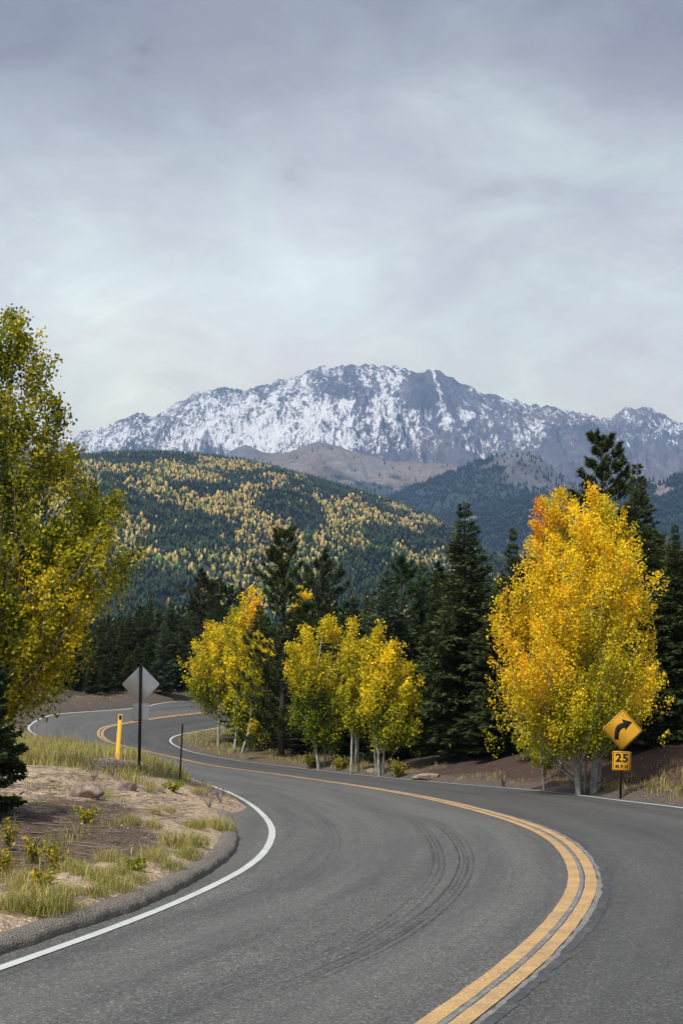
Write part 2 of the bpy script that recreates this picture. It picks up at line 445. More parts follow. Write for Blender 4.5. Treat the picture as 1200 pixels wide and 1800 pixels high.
def catmull(P, n=12):
    P = np.array(P, float); out = []
    for i in range(len(P) - 1):
        p0 = P[max(i - 1, 0)]; p1 = P[i]; p2 = P[i + 1]; p3 = P[min(i + 2, len(P) - 1)]
        t = (np.arange(n) / n)[:, None]
        out.append(.5 * ((2 * p1) + (-p0 + p2) * t + (2 * p0 - 5 * p1 + 4 * p2 - p3) * t * t + (-p0 + 3 * p1 - 3 * p2 + p3) * t ** 3))
    out.append(P[-1:]); return np.concatenate(out)
def resample(W, step=.25, smooth=1.5):
    W = np.asarray(W)[:, :2]; s = np.r_[0, np.cumsum(np.linalg.norm(np.diff(W, axis=0), axis=1))]
    t = np.arange(0, s[-1], step); R = np.stack([np.interp(t, s, W[:, i]) for i in (0, 1)], 1)
    n = int(smooth / step)
    if n > 0:
        k = np.exp(-.5 * (np.arange(-3 * n, 3 * n + 1) / n) ** 2); k /= k.sum(); m_ = 3 * n
        a = 2 * R[0] - R[1:m_ + 1][::-1]; c_ = 2 * R[-1] - R[-m_ - 1:-1][::-1]
        Q = np.concatenate([a, R, c_]); R = np.stack([np.convolve(Q[:, i], k, 'valid') for i in (0, 1)], 1)
    return R
def arc_extend(R, L, curv, front):
    """extend a polyline by length L with constant curvature"""
    step = .25
    if front: p = R[0]; d = R[0] - R[4]
    else: p = R[-1]; d = R[-1] - R[-5]
    h = math.atan2(d[1], d[0]); out = []
    for i in range(int(L / step)):
        h += curv * step; p = p + step * np.array([math.cos(h), math.sin(h)]); out.append(p)
    out = np.array(out)
    return np.concatenate([out[::-1], R]) if front else np.concatenate([R, out])

YEL = [(779,1800),(846,1750),(911,1700),(963,1650),(1004,1600),(1024,1560),(1018,1520),(985,1480),(930,1452),(850,1427),(760,1405),(650,1385),(500,1363),(375,1346),(292,1328),(208,1309),(184,1300),(176,1290),(184,1279),(217,1272),(292,1260),(396,1249)]
LEF = [(0,1703),(167,1644),(292,1596),(417,1537),(462,1503),(477,1475),(478,1454),(450,1421),(400,1392),(342,1373),(292,1356),(142,1319),(71,1295),(50,1280),(69,1265),(104,1255),(229,1246),(292,1235),(358,1231)]
RIG = [(1200,1420),(1100,1409),(1000,1396),(900,1386),(800,1378),(700,1369),(600,1359),(500,1347),(417,1337),(346,1324),(310,1312),(299,1304),(301,1297),(317,1291),(375,1281),(404,1275)]
CURB = [(0,1679),(42,1667),(125,1637),(208,1612),(292,1577),(354,1544),(400,1512),(417,1487),(417,1468),(410,1445),(399,1425)]
def world_curve(P, smooth=1.2): return resample(on_surface(catmull(P, 16)), .25, smooth)
Cw = world_curve(YEL); Lw = world_curve(LEF); Rw = world_curve(RIG); CUw = world_curve(CURB, .4)
Cw = arc_extend(Cw, 26, .055, True); Cw = arc_extend(Cw, 45, -.02, False)
def nearest(P, Q):
    idx = np.empty(len(P), int); dm = np.empty(len(P))
    for a in range(0, len(P), 4000):
        D = ((P[a:a + 4000, None] - Q[None]) ** 2).sum(2); idx[a:a + 4000] = D.argmin(1); dm[a:a + 4000] = np.sqrt(D.min(1))
    return idx, dm
def gsm(a, n):
    k = np.exp(-.5 * (np.arange(-3 * n, 3 * n + 1) / n) ** 2); k /= k.sum()
    return np.convolve(np.pad(a, 3 * n, mode='edge'), k, 'valid')
def widths(Q, default):
    i, d = nearest(Cw, Q); end = (i == 0) | (i == len(Q) - 1)
    ok = np.where(~end)[0]
    w = np.interp(np.arange(len(Cw)), ok, d[ok]); return gsm(w, 6)
WL = widths(Lw, 4); WR = widths(Rw, 4)
T = np.gradient(Cw, axis=0); T /= np.linalg.norm(T, axis=1)[:, None]
NL = np.stack([-T[:, 1], T[:, 0]], 1)     # left of travel direction
ARC = np.arange(len(Cw)) * .25
_, dcu = nearest(Cw, CUw); icu, _ = nearest(CUw, Cw)
i0, i1 = icu.min(), icu.max()
_cw = 1 - sstep(i1 - 8, i1 + 6, np.arange(len(Cw)))
_cd = gsm(np.interp(np.arange(len(Cw)), np.arange(i0, i1 + 1), dcu[i0:i1 + 1]), 4)
EL = (WL + .22) * (1 - _cw) + (_cd + .20) * _cw
ER = WR + .40
def edge_info(X, Y):
    P = np.stack([np.ravel(X), np.ravel(Y)], 1); i, d = nearest(P, Cw)
    side = np.sign(((P - Cw[i]) * NL[i]).sum(1)); e = d - np.where(side > 0, EL[i], ER[i])
    return e.reshape(np.shape(X)), side.reshape(np.shape(X)), i.reshape(np.shape(X))

def ground(X, Y, full=False):
    X = np.asarray(X, float); Y = np.asarray(Y, float)
    e = np.full(X.shape, 40.0); side = -np.ones(X.shape); ii = np.zeros(X.shape, int)
    near = (np.abs(X) < 60) & (Y > -40) & (Y < 190)
    if near.any(): e[near], side[near], ii[near] = edge_info(X[near], Y[near])
    base = S(X, Y)
    n1 = fbm(X * .35, Y * .35, 4, 1) - .5; n2 = fbm(X * 2.2, Y * 2.2, 3, 5) - .5
    left_isl = (side > 0) & (Y < 95)
    eo = np.maximum(e, 0)
    riseL = .09 + .34 * (1 - np.exp(-eo / 1.2)) + .25 * np.exp(-((X + 5.3) ** 2 / 5 + (Y - 38) ** 2 / 110)) * sstep(0, 2, eo)
    riseL += (.34 * np.exp(-((X + 5.6) ** 2 / 5 + (Y - 26.5) ** 2 / 12)) - .22 * np.exp(-((X + 3.9) ** 2 / 1.6 + (Y - 17.5) ** 2 / 6))) * sstep(.3, 1.5, eo)
    bank = np.exp(-np.maximum(Y - 34, 0) ** 2 / 500)
    riseR = .04 + .12 * sstep(0, .6, eo) + (.25 + .75 * bank) * sstep(.5, 4.5, eo) + .03 * np.minimum(eo, 60)
    far_left = (side > 0) & (Y >= 60) & (X < -8)
    rise = np.where(side > 0, riseL, riseR)
    amp = sstep(0.1, 1.5, e)
    z = base + rise * sstep(-.12, .12, e) - .09 * (1 - sstep(-.25, 0.0, e)) + amp * (n1 * .35 + n2 * .07)
    # blend out to the wider valley
    r = np.hypot(X, Y)
    zfar = 5.0 - 45 * sstep(150, 700, r) + 14 * (fbm(X * .006, Y * .006, 3, 9) - .5) * sstep(100, 500, r)
    w = sstep(150, 260, r); w = np.maximum(w, sstep(45, 80, np.abs(X)))
    z = z * (1 - w) + zfar * w
    if full: return z, e, side
    return z
def gz(x, y): return float(ground(np.array([x]), np.array([y]))[0])

def make_ground():
    def steps(segs):
        out = [segs[0][0]]
        for a, b_, st in segs: out += list(np.linspace(a, b_, max(2, int(round((b_ - a) / st)) + 1))[1:])
        return np.array(out)
    def geo(a, b_, n): return np.geomspace(a, b_, n)
    ys = np.concatenate([-geo(8600, 45, 10)[:-1], steps([(-40, 6, 1.5), (6, 30, .11), (30, 60, .2), (60, 112, .3), (112, 200, 1.6)]), geo(205, 8600, 26)])
    xs = np.concatenate([-geo(8600, 62, 22), steps([(-58, -20, 1.0), (-20, -10, .3), (-10, 10, .13), (10, 20, .4), (20, 58, 1.2)]), geo(62, 8600, 22)])
    X, Y = np.meshgrid(xs, ys)
    z, e, side = ground(X, Y, True)
    nx, ny = len(xs), len(ys)
    i = np.arange(ny - 1)[:, None] * nx + np.arange(nx - 1)[None]
    q = np.stack([i, i + 1, i + nx + 1, i + nx], -1).reshape(-1, 4)
    # soil colours
    gravel = np.array([.49, .375, .255]); brown = np.array([.085, .052, .033]); floor = np.array([.060, .042, .030]); red = np.array([.085, .042, .025]); shoulder = np.array([.42, .33, .27]); dry = np.array([.20, .16, .075])
    n = fbm(X * .5, Y * .5, 4, 21); n3 = fbm(X * 1.6, Y * 1.6, 4, 31)
    c = np.broadcast_to(floor, X.shape + (3,)).copy()
    def blend(w, col): 
        nonlocal c
        c = c * (1 - w[..., None]) + col * w[..., None]
    L_ = (side > 0)
    isl = L_ & (Y < 70)
    blend(np.where(isl, 1.0, 0), gravel)
    bz = 0 * X
    for bx, by in on_surface([(30, 1455), (110, 1450), (180, 1440), (60, 1490), (120, 1490), (190, 1480), (20, 1530), (90, 1525)], ground)[:, :2]:
        bz = np.maximum(bz, np.exp(-((X - bx) ** 2 / .50 + (Y - by) ** 2 / 3.4)))
    blend(np.where(isl, np.clip(sstep(.24, .56, bz + (n3 - .5) * .8), 0, 1) * .93, 0), brown)
    blend(np.where(isl, sstep(.52, .66, n3) * .35, 0), brown * 1.6)
    gb = sstep(31, 36, Y) * (1 - sstep(-4.9, -4.3, X - (Y - 40) * -.11))
    blend(np.where(isl, gb * .55, 0), dry)
    blend(np.where((~isl) & (e < np.where(Y > 88, 1.9, 1.0) + 1.2 * (n - .5)) & (e > -1), .85, 0), shoulder * .32)
    rb = (~L_) & (e > .5) & (Y < 60)
    blend(np.where(rb, sstep(60, 36, Y) * (1 - sstep(5, 10, e)) * .95, 0), red)
    blend(np.where((~L_) & (e > .3) & (e < 2.0) & (Y >= 52) & (Y < 90), .6, 0), dry * .8)
    far = sstep(120, 300, np.hypot(X, Y)); blend(far, np.array([.035, .045, .03]))
    V = np.stack([X, Y, z], -1).reshape(-1, 3)
    o = link_mesh('ground', V, None, q, M['ground'], None, {'col': c.reshape(-1, 3)}, True)
    tag(o, kind='structure', label='gravel and soil ground with brown bank and forest floor around the road')
make_ground()

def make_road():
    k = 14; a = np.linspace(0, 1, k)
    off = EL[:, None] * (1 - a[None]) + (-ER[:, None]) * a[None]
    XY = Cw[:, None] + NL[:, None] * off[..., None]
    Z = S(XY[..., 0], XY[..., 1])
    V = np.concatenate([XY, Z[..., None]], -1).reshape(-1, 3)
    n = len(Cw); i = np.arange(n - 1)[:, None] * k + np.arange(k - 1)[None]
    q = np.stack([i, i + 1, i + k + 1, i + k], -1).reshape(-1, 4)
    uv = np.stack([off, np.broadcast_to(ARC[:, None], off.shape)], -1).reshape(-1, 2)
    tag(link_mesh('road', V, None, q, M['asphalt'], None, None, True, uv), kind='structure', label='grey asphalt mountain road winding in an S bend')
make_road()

def strip(name, P, w, mat, lift, off=0.0, label=None, wob=0.0, attrs=None, k=3):
    """flat strip of width w (number or array) following the polyline P on the road surface"""
    P = np.asarray(P); t = np.gradient(P, axis=0); t /= np.linalg.norm(t, axis=1)[:, None]
    n_ = np.stack([-t[:, 1], t[:, 0]], 1); w = np.broadcast_to(w, (len(P),)).astype(float)
    off = np.broadcast_to(off, (len(P),))
    a = np.linspace(-.5, .5, k)
    o = off[:, None] + a[None] * w[:, None]
    if wob: o = o + (fbm(np.arange(len(P))[:, None] * .35 + a[None] * 31, a[None] * 17 + 0 * o, 3, 7) - .5) * wob
    XY = P[:, None] + n_[:, None] * o[..., None]
    V = np.concatenate([XY, (S(XY[..., 0], XY[..., 1]) + lift)[..., None]], -1).reshape(-1, 3)
    i = np.arange(len(P) - 1)[:, None] * k + np.arange(k - 1)[None]
    q = np.stack([i, i + 1, i + k + 1, i + k], -1).reshape(-1, 4)
    at = None
    if attrs is not None: at = {'fade': np.repeat(attrs, k)}
    ob = link_mesh(name, V, None, q, mat, None, at, True)
    return tag(ob, label=label, kind='structure')
# centre line: two yellow stripes, old paint and sealant between and beside them
Cf = resample(Cw, .1, 0)
strip('road_marking', Cf, .135, M['yellow'], .008, -.100, 'outer yellow stripe of the double centre line', .012)
strip('road_marking', Cf, .135, M['yellow'], .008, .100, 'inner yellow stripe of the double centre line', .012)
nearfade = 1 - sstep(44, 60, np.arange(len(Cf)) * .1 - 26 + 0)
selC = slice(int(20 / .1), int(62 / .1)); Cs = Cf[selC]
strip('road_sealant', Cs, .062, M['oldpaint'], .005, .008, 'worn grey paint between the yellow stripes', .03)
strip('road_sealant', Cs, .016, M['crackseal'], .0075, -.026, 'dark seam between the yellow stripes', .012)
bell = np.sin(np.linspace(0, np.pi, len(Cs))) ** .5
strip('road_sealant', Cs, .02 + .15 * bell, M['crackseal'], .0045, -.20 - .06 * bell, 'ragged dark seal beside the outer yellow stripe', .09)
strip('road_sealant', Cs, .01 + .05 * bell, M['oldpaint'], .006, -.18 - .025 * bell, 'ragged pale edge of old paint beside the outer yellow stripe', .05)
Lx = resample(arc_extend(Lw, 14, .02, True), .12, 0); Rx = resample(arc_extend(Rw, 14, .02, True), .12, 0)
i_, d_ = nearest(Cw[:len(Cw)], Lw)
strip('road_marking', Lx, .105, M['white'], .008, 0, 'white edge line on the inside of the near curve', .01)
# right edge line continues past the traced part along the outer edge of the near curve
ir, dr = nearest(Rw[:1], Cw); j = int(ir[0])
ext = Cw[:j] - NL[:j] * WR[:j, None]
Rfull = np.concatenate([ext[::1], Rw[2:]])
strip('road_marking', resample(Rfull, .12, .8), .11, M['white'], .008, 0, 'white edge line in front of the forest', .01)
# tyre marks on the near lane
SKID = [[(690,1430),(725,1442),(752,1465),(770,1500),(768,1535),(740,1575),(700,1610),(640,1648),(540,1695),(400,1745)],
        [(700,1428),(750,1440),(790,1462),(815,1495),(818,1525),(795,1570),(745,1615),(665,1665),(560,1712),(420,1765),(250,1810)],
        [(800,1440),(860,1470),(895,1510),(900,1550),(875,1600),(820,1650),(730,1710)],
        [(545,1430),(575,1445),(592,1475),(582,1510),(545,1545),(480,1580)],
        [(500,1425),(540,1440),(560,1468),(552,1500),(520,1530)]]
for P, st, offs in zip(SKID, (.50, .62, .22, .28, .18), ((-.07, 0, .07), (-.09, -.03, .03, .10), (0.,), (-.05, .05), (0.,))):
    W = resample(world_curve(P, .5), .12, 0); f = np.minimum(1, 2.2 * np.sin(np.linspace(0, np.pi, len(W)))) * st
    sl = np.arange(len(W)) * .12
    for o_ in offs:
        fo = f * np.clip(.35 + 1.5 * (fbm(sl * .55, sl * 0 + o_ * 90, 4, 66) - .22), 0, 1.25)
        strip('tyre_mark', W, .028 + .016 * fbm(sl * .3, sl * 0 + o_ * 40, 2, 5), M['skid'], .004, o_ + .02 * (fbm(sl * .2, sl * 0 + o_ * 70, 2, 8) - .5), 'faint dark tyre mark curving across the near lane', .02, fo)

# curb: rounded asphalt berm swept along the traced line
def make_curb():
    P = resample(arc_extend(CUw, 9, .05, True), .07, 0)
    t = np.gradient(P, axis=0); t /= np.linalg.norm(t, axis=1)[:, None]; n_ = np.stack([-t[:, 1], t[:, 0]], 1)
    k = 13; a = np.linspace(0, np.pi, k)
    s = np.arange(len(P)) * .07
    end = sstep(0, 1.6, s[-1] - s)
    W = .30 * (.6 + .4 * end); H = (.145 + .03 * (fbm(s * .5, s * 0, 3, 4) - .5)) * (.25 + .75 * end)
    x = (1 - np.cos(a)) / 2
    prof = np.sin(a) ** .55
    off = x[None] * W[:, None]; z = prof[None] * H[:, None]
    nn = fbm(s[:, None] * 6 + 0 * off, off * 9 + 3, 4, 8) - .5
    off = off + nn * .07; z = z + (fbm(s[:, None] * 7, off * 14, 4, 18) - .5) * .045 * prof[None]
    # slumped toe and cracks
    z *= 1 - .35 * np.exp(-((s[:, None] % 3.7 - 1.8) / .03) ** 2)
    XY = P[:, None] + n_[:, None] * off[..., None]
    V = np.concatenate([XY, (S(P[:, 0], P[:, 1])[:, None] - .02 + z)[..., None]], -1).reshape(-1, 3)
    i = np.arange(len(P) - 1)[:, None] * k + np.arange(k - 1)[None]
    q = np.stack([i, i + 1, i + k + 1, i + k], -1).reshape(-1, 4)
    tag(link_mesh('kerb', V, None, q, M['curb'], None, None, True), kind='structure', label='rounded brown asphalt kerb on the inside of the near curve')
make_curb()

# ------------------------------------------------------------------ distant ridges
def ridge(name, sil, D, D0, y0, cols, rows, amp, g=1.3, wl=300, seed=1, mat=None, colfn=None, label='', xr=(-150, 1350), jag=0.0, kind='structure', spur=0.0, y0b=None):
    sil = np.array(sil, float); d = pix_dir(sil[:, 0], sil[:, 1]); az_s = np.arctan2(d[:, 0], d[:, 1]); el_s = d[:, 2] / np.hypot(d[:, 0], d[:, 1])
    a0 = math.atan((xr[0] - 600) / F); a1 = math.atan((xr[1] - 600) / F)
    az = np.linspace(a0, a1, cols); el = np.interp(az, az_s, el_s)
    e0 = (HORIZON - y0) / F
    v = np.r_[np.linspace(0, 1, rows), 1.03, 1.1, 1.25]
    r = D0 + (D - D0) * v
    R, A = np.meshgrid(r, az, indexing='ij'); Vv = np.broadcast_to(v[:, None], R.shape)
    X = R * np.sin(A); Y = R * np.cos(A)
    zr = D * el[None] + 0 * R; zf = D0 * e0
    vc = np.clip(Vv, 0, 1)
    z = zf + (zr - zf) * vc ** g
    env = np.sin(np.pi * np.clip(vc, 0, 1) ** 1.0) ** .6 * (1 - vc) ** .25
    lat = A * D
    nz = ridged(lat / wl + (fbm(lat / wl, R / wl, 3, seed + 3) - .5) * .8, R / (wl * (1 + 2.5 * spur)), 5, seed, .55)
    nz2 = fbm(X / (wl * .3), R / (wl * .3), 5, seed + 40, .6) - .5
    z = z + env * amp * (nz - .55) * 1.9 + env * amp * .55 * nz2 + env * amp * .22 * (ridged(X / (wl * .12), R / (wl * .2), 3, seed + 60) - .5)
    if jag: z = z + jag * (fbm(lat / 28, R / 60, 4, seed + 70, .65) - .5) * sstep(.5, 1, Vv) 
    z = np.where(Vv > 1, zr * (1 - (Vv - 1) * 2.2), z)
    z[0] = -80; z[-1] = -80
    nr, nc = R.shape; i = np.arange(nr - 1)[:, None] * nc + np.arange(nc - 1)[None]
    q = np.stack([i, i + 1, i + nc + 1, i + nc], -1).reshape(-1, 4)
    px = 600 + F * np.tan(A) ; py = HORIZON - F * (z - CAM_Z) / R      # rough photo position, only used to vary rock, scree and snow cover
    dz_lat = np.gradient(z, axis=1) / (np.gradient(lat, axis=1) + 1e-6); dz_r = np.gradient(z, axis=0) / (np.gradient(R, axis=0) + 1e-6)
    at = colfn(X, Y, z, px, py, nz, nz2, dz_lat, dz_r) if colfn else None
    at = {k_: (a_.reshape(-1) if a_.ndim == 2 else a_.reshape(-1, 3)) for k_, a_ in at.items()} if at else None
    o = link_mesh(name, np.stack([X, Y, z], -1).reshape(-1, 3), None, q, mat, None, at, True)
    tag(o, kind=kind, label=label)
    return dict(X=X, Y=Y, z=z, r=r, az=az, rows=rows, px=px, py=py)

def gauss(px, py, cx, cy, sx, sy): return np.exp(-((px - cx) / sx) ** 2 - ((py - cy) / sy) ** 2)
SIL_A = [(-200,850),(0,800),(100,775),(150,757),(165,752),(185,750),(192,745),(205,742),(228,730),(236,726),(250,725),(262,735),(272,732),(285,722),(300,712),(318,703),(330,699),(345,690),(355,689),(362,684),(375,681),(385,678),(395,677),(402,679),(415,681),(422,686),(430,686),(440,682),(455,679),(470,672),(485,668),(500,664),(515,662),(528,656),(540,652),(555,644),(568,642),(580,649),(590,646),(600,644),(620,641),(640,642),(660,641),(690,645),(705,645),(720,649),(735,652),(745,653),(755,650),(765,651),(780,657),(800,668),(815,676),(830,682),(845,689),(860,692),(885,700),(898,702),(908,701),(915,706),(935,712),(960,713),(985,718),(1010,722),(1035,728),(1060,733),(1073,734),(1085,724),(1098,715),(1104,716),(1112,719),(1122,716),(1132,714),(1145,718),(1165,730),(1185,738),(1200,742),(1230,760),(1300,790),(1500,830)]
def col_A(X, Y, z, px, py, nz, nz2, dl, dr):
    n = fbm(X / 160, z / 90, 5, 77)
    rock = np.array([.125, .130, .165]); tan_ = np.array([.20, .165, .155]); dark = np.array([.065, .068, .10])
    c = rock + (n[..., None] - .5) * .09
    w = sstep(.52, .66, fbm(X / 300, z / 120, 4, 55)) * .25
    w = np.maximum(w, gauss(px, py, 860, 745, 60, 40) * .2); w = np.maximum(w, gauss(px, py, 1000, 735, 90, 12) * .9)
    w = np.maximum(w, sstep(790, 830, py) * .5)
    c = c * (1 - w[..., None]) + tan_ * w[..., None]
    w = np.clip(sstep(.62, .9, nz) * .6 + gauss(px, py, 765, 695, 35, 28) * .9 + gauss(px, py, 395, 685, 30, 12) * .8 + gauss(px, py, 240, 735, 25, 12) * .7, 0, .9)
    c = c * (1 - w[..., None]) + dark * w[..., None]
    s = .47 + 0 * px
    s += .24 * gauss(px, py, 470, 745, 210, 55) + .14 * gauss(px, py, 600, 730, 110, 60) + .12 * gauss(px, py, 330, 760, 90, 30)
    s += .14 * gauss(px, py, 700, 740, 150, 80)
    cen0 = gauss(px, py, 720, 710, 170, 70)
    rib = ridged(X / 78 + (fbm(X / 130, z / 130, 4, 33) - .5) * 2.4 + (px - 690) * z / 300000., z / 420, 4, 37, .6)
    rv = np.clip(.45 + .9 * fbm(X / 240, z / 150, 3, 83), 0, 1.0)
    s += (.58 - rib) * rv * 1.5 * gauss(px, py, 740, 710, 190, 110) + (.60 - rib) * .45 + .07 * cen0
    s += .30 * gauss(px, py, 1000, 722, 55, 9) + .25 * gauss(px, py, 945, 765, 22, 26) + -.12 * gauss(px, py, 1140, 745, 80, 30)
    s -= .42 * gauss(px, py, 768, 690, 40, 34) + .2 * gauss(px, py, 760, 760, 60, 22) + .2 * gauss(px, py, 395, 684, 30, 9) + .25 * gauss(px, py, 870, 755, 75, 45) + .10 * gauss(px, py, 1050, 770, 80, 40)
    s -= .1 * gauss(px, py, 220, 745, 70, 25)
    s -= .55 * sstep(780, 825, py + (n - .5) * 50) + .12 * sstep(820, 950, px) * sstep(740, 790, py)
    cen = gauss(px, py, 740, 720, 230, 120)
    s += (.60 - nz) * (.5 + 1.0 * cen)          # snow lies in the gullies
    s += .10 * (fbm(X / 60, z / 60, 4, 91) - .5) * 2
    s -= .12 * np.clip(np.abs(dl) - .5, 0, 1)
    s = np.where(s > .5, .5 + .22 * np.tanh((s - .5) / .22), s)
    return {'col': np.clip(c, .03, 1), 'snow': s}
rA = ridge('mountain', SIL_A, 6500, 4700, 880, 1100, 330, 190, 1.35, 300, 5, M['mountain'], col_A, 'snow dusted rocky mountain summit above the forest', jag=34, spur=1.0)

def col_B(X, Y, z, px, py, nz, nz2, dl, dr):
    n = fbm(X / 90, Y / 200, 5, 41); c = np.array([.205, .175, .155]) + (n[..., None] - .5) * .16
    grey = np.array([.13, .13, .15]); green = np.array([.03, .045, .035])
    w = np.clip(gauss(px, py, 430, 790, 34, 16) + gauss(px, py, 560, 778, 40, 10) * .8 + sstep(.55, .7, n) * .5, 0, .9); c = c * (1 - w[..., None]) + grey * w[..., None]
    w = sstep(.0, .2, (py - 838 - (px - 560) * .02) / 60 + (fbm(X / 70, Y / 70, 4, 61) - .5) * .9) * .9; c = c * (1 - w[..., None]) + green * w[..., None]
    return {'col': np.clip(c, .02, 1)}
SIL_B = [(-200,900),(250,880),(330,840),(385,803),(405,792),(420,784),(432,780),(445,784),(458,791),(475,796),(500,796),(520,789),(540,780),(558,775),(572,776),(590,781),(615,790),(640,798),(670,806),(700,810),(760,813),(800,816),(850,822),(900,835),(1000,870),(1100,900),(1400,950)]
rB = ridge('mountain_shoulder', SIL_B, 4500, 3700, 900, 620, 120, 45, 1.1, 170, 15, M['slope'], col_B, 'brown treeless shoulder below the snowy peak', jag=12)
def col_C(X, Y, z, px, py, nz, nz2, dl, dr):
    n = fbm(X / 80, Y / 140, 5, 43); c = np.array([.120, .115, .125]) + (n[..., None] - .5) * .16
    blue = np.array([.026, .042, .036])
    ww = (875 - px) / 90 + (py - 815) / 110 + (fbm(X / 90, Y / 90, 4, 63) - .5) * 1.6
    w = sstep(.0, .35, ww)
    w = np.maximum(w, sstep(855, 885, py + (n - .5) * 60))
    c = c * (1 - w[..., None]) + blue * w[..., None]
    return {'col': np.clip(c, .02, 1), 'wood': w}
SIL_C = [(-200,1100),(560,930),(640,895),(690,868),(725,855),(755,842),(790,830),(815,818),(850,806),(880,799),(897,792),(910,789),(922,791),(940,800),(955,810),(975,828),(1000,846),(1040,868),(1100,885),(1300,920)]
rC = ridge('rocky_spur', SIL_C, 3800, 3000, 960, 620, 130, 60, 1.05, 160, 25, M['slope'], col_C, 'blue wooded spur with a bare rocky top below the peak', jag=10)
def col_D(X, Y, z, px, py, nz, nz2, dl, dr):
    n = fbm(X / 60, Y / 60, 4, 47); c = np.array([.024, .038, .03]) + 0 * n[..., None]
    w = sstep(.62, .72, n + gauss(px, py, 1165, 860, 40, 30) * .3); c = c * (1 - w[..., None]) + np.array([.20, .16, .15]) * w[..., None]
    return {'col': c, 'wood': 1 - w}
SIL_D = [(600,1100),(690,940),(740,918),(790,903),(850,893),(900,880),(970,868),(1010,868),(1060,862),(1110,850),(1143,838),(1160,845),(1180,838),(1200,831),(1230,828),(1400,820)]
rD = ridge('wooded_ridge', SIL_D, 3000, 2450, 1010, 480, 90, 35, 1.0, 130, 35, M['slope'], col_D, 'dark blue forested ridge between the hill and the peak', jag=6, xr=(560, 1350))
def col_H(X, Y, z, px, py, nz, nz2, dl, dr):
    return {'col': np.array([.045, .055, .03]) + 0 * z[..., None]}
SIL_H = [(-200,850),(0,818),(100,803),(150,802),(200,800),(230,799),(290,799),(350,803),(420,810),(480,824),(560,846),(640,871),(700,891),(760,911),(800,938),(850,965),(900,990),(960,1030),(1050,1090),(1200,1160),(1400,1200)]
rH = ridge('hill', SIL_H, 2200, 900, 1150, 420, 120, 42, .95, 240, 45, M['slope'], col_H, 'broad hill wooded with evergreens and golden aspens', jag=0)

# ------------------------------------------------------------------ woods on the far slopes (far too many to count: one mass per kind)
def grid_pos(rd, u, v):
    """u: 0..1 across azimuth, v: 0..1 front to ridge"""
    X, Y, z = rd['X'], rd['Y'], rd['z']; rows = rd['rows']; nc = X.shape[1]
    a = u * (nc - 1.001); b_ = v * (rows - 1.001); ai = a.astype(int); bi = b_.astype(int); fa = a - ai; fb = b_ - bi
    def s_(G): return (G[bi, ai] * (1 - fa) + G[bi, ai + 1] * fa) * (1 - fb) + (G[bi + 1, ai] * (1 - fa) + G[bi + 1, ai + 1] * fa) * fb
    return s_(X), s_(Y), s_(z)
def cones(name, P, H, W, colr, mat, label):
    n = len(P); k = 6; r = RNG
    levels = [(.06, 1.0), (.42, .30), (.36, .72), (.74, .16), (.68, .42), (1.0, 0.0)]
    levels = [(.04, .85), (.16, 1.0), (.52, .42), (.50, .62), (1.0, .0)]
    ph = r.random(n)[:, None] * 6.28 + np.arange(k)[None] / k * 2 * np.pi
    rings = []
    for h, w in levels[:-1]:
        jr = w * (.7 + .6 * r.random((n, k)))
        rings.append(np.stack([P[:, 0, None] + np.cos(ph) * jr * W[:, None], P[:, 1, None] + np.sin(ph) * jr * W[:, None], P[:, 2, None] + (h + (r.random((n, k)) - .5) * .06) * H[:, None]], -1))
    apex = P + np.stack([0 * H, 0 * H, H], -1)
    nr = len(rings); V = np.concatenate(rings + [apex[:, None]], 1); m_ = nr * k + 1
    q = []; t = []
    for a in range(nr - 1):
        for j_ in range(k): q.append((a * k + j_, a * k + (j_ + 1) % k, (a + 1) * k + (j_ + 1) % k, (a + 1) * k + j_))
    for j_ in range(k): t.append(((nr - 1) * k + j_, (nr - 1) * k + (j_ + 1) % k, nr * k))
    base = np.arange(n)[:, None, None] * m_
    Q = (base + np.array(q)[None]).reshape(-1, 4); Tt = (base + np.array(t)[None]).reshape(-1, 3)
    C = np.repeat(colr, m_, 0)
    o = link_mesh(name, V.reshape(-1, 3), Tt, Q, mat, None, {'col': C}, False)
    return tag(o, label=label, kind='stuff')
def blobs(name, P, H, W, colr, mat, label):
    import bmesh
    bm = bmesh.new(); bmesh.ops.create_icosphere(bm, subdivisions=1, radius=1.0)
    B = np.array([v.co[:] for v in bm.verts]); Fc = np.array([[v.index for v in f.verts] for f in bm.faces]); bm.free()
    n = len(P); m_ = len(B); J = .45 + .9 * RNG.random((n, m_, 1))
    V = B[None] * J * np.stack([W, W, H * .5], -1)[:, None] + P[:, None] + np.stack([0 * H, 0 * H, H * .55], -1)[:, None]
    Tt = (np.arange(n)[:, None, None] * m_ + Fc[None]).reshape(-1, 3)
    C = np.repeat(colr, m_, 0).reshape(n, m_, 3) * (.8 + .4 * RNG.random((n, m_, 1)))
    o = link_mesh(name, V.reshape(-1, 3), Tt, None, mat, None, {'col': C.reshape(-1, 3)}, False)
    return tag(o, label=label, kind='stuff')
M['far_needle'] = leaf_mat('far_conifers', .05, .8); M['far_leaf'] = leaf_mat('far_aspens', .25, .7)
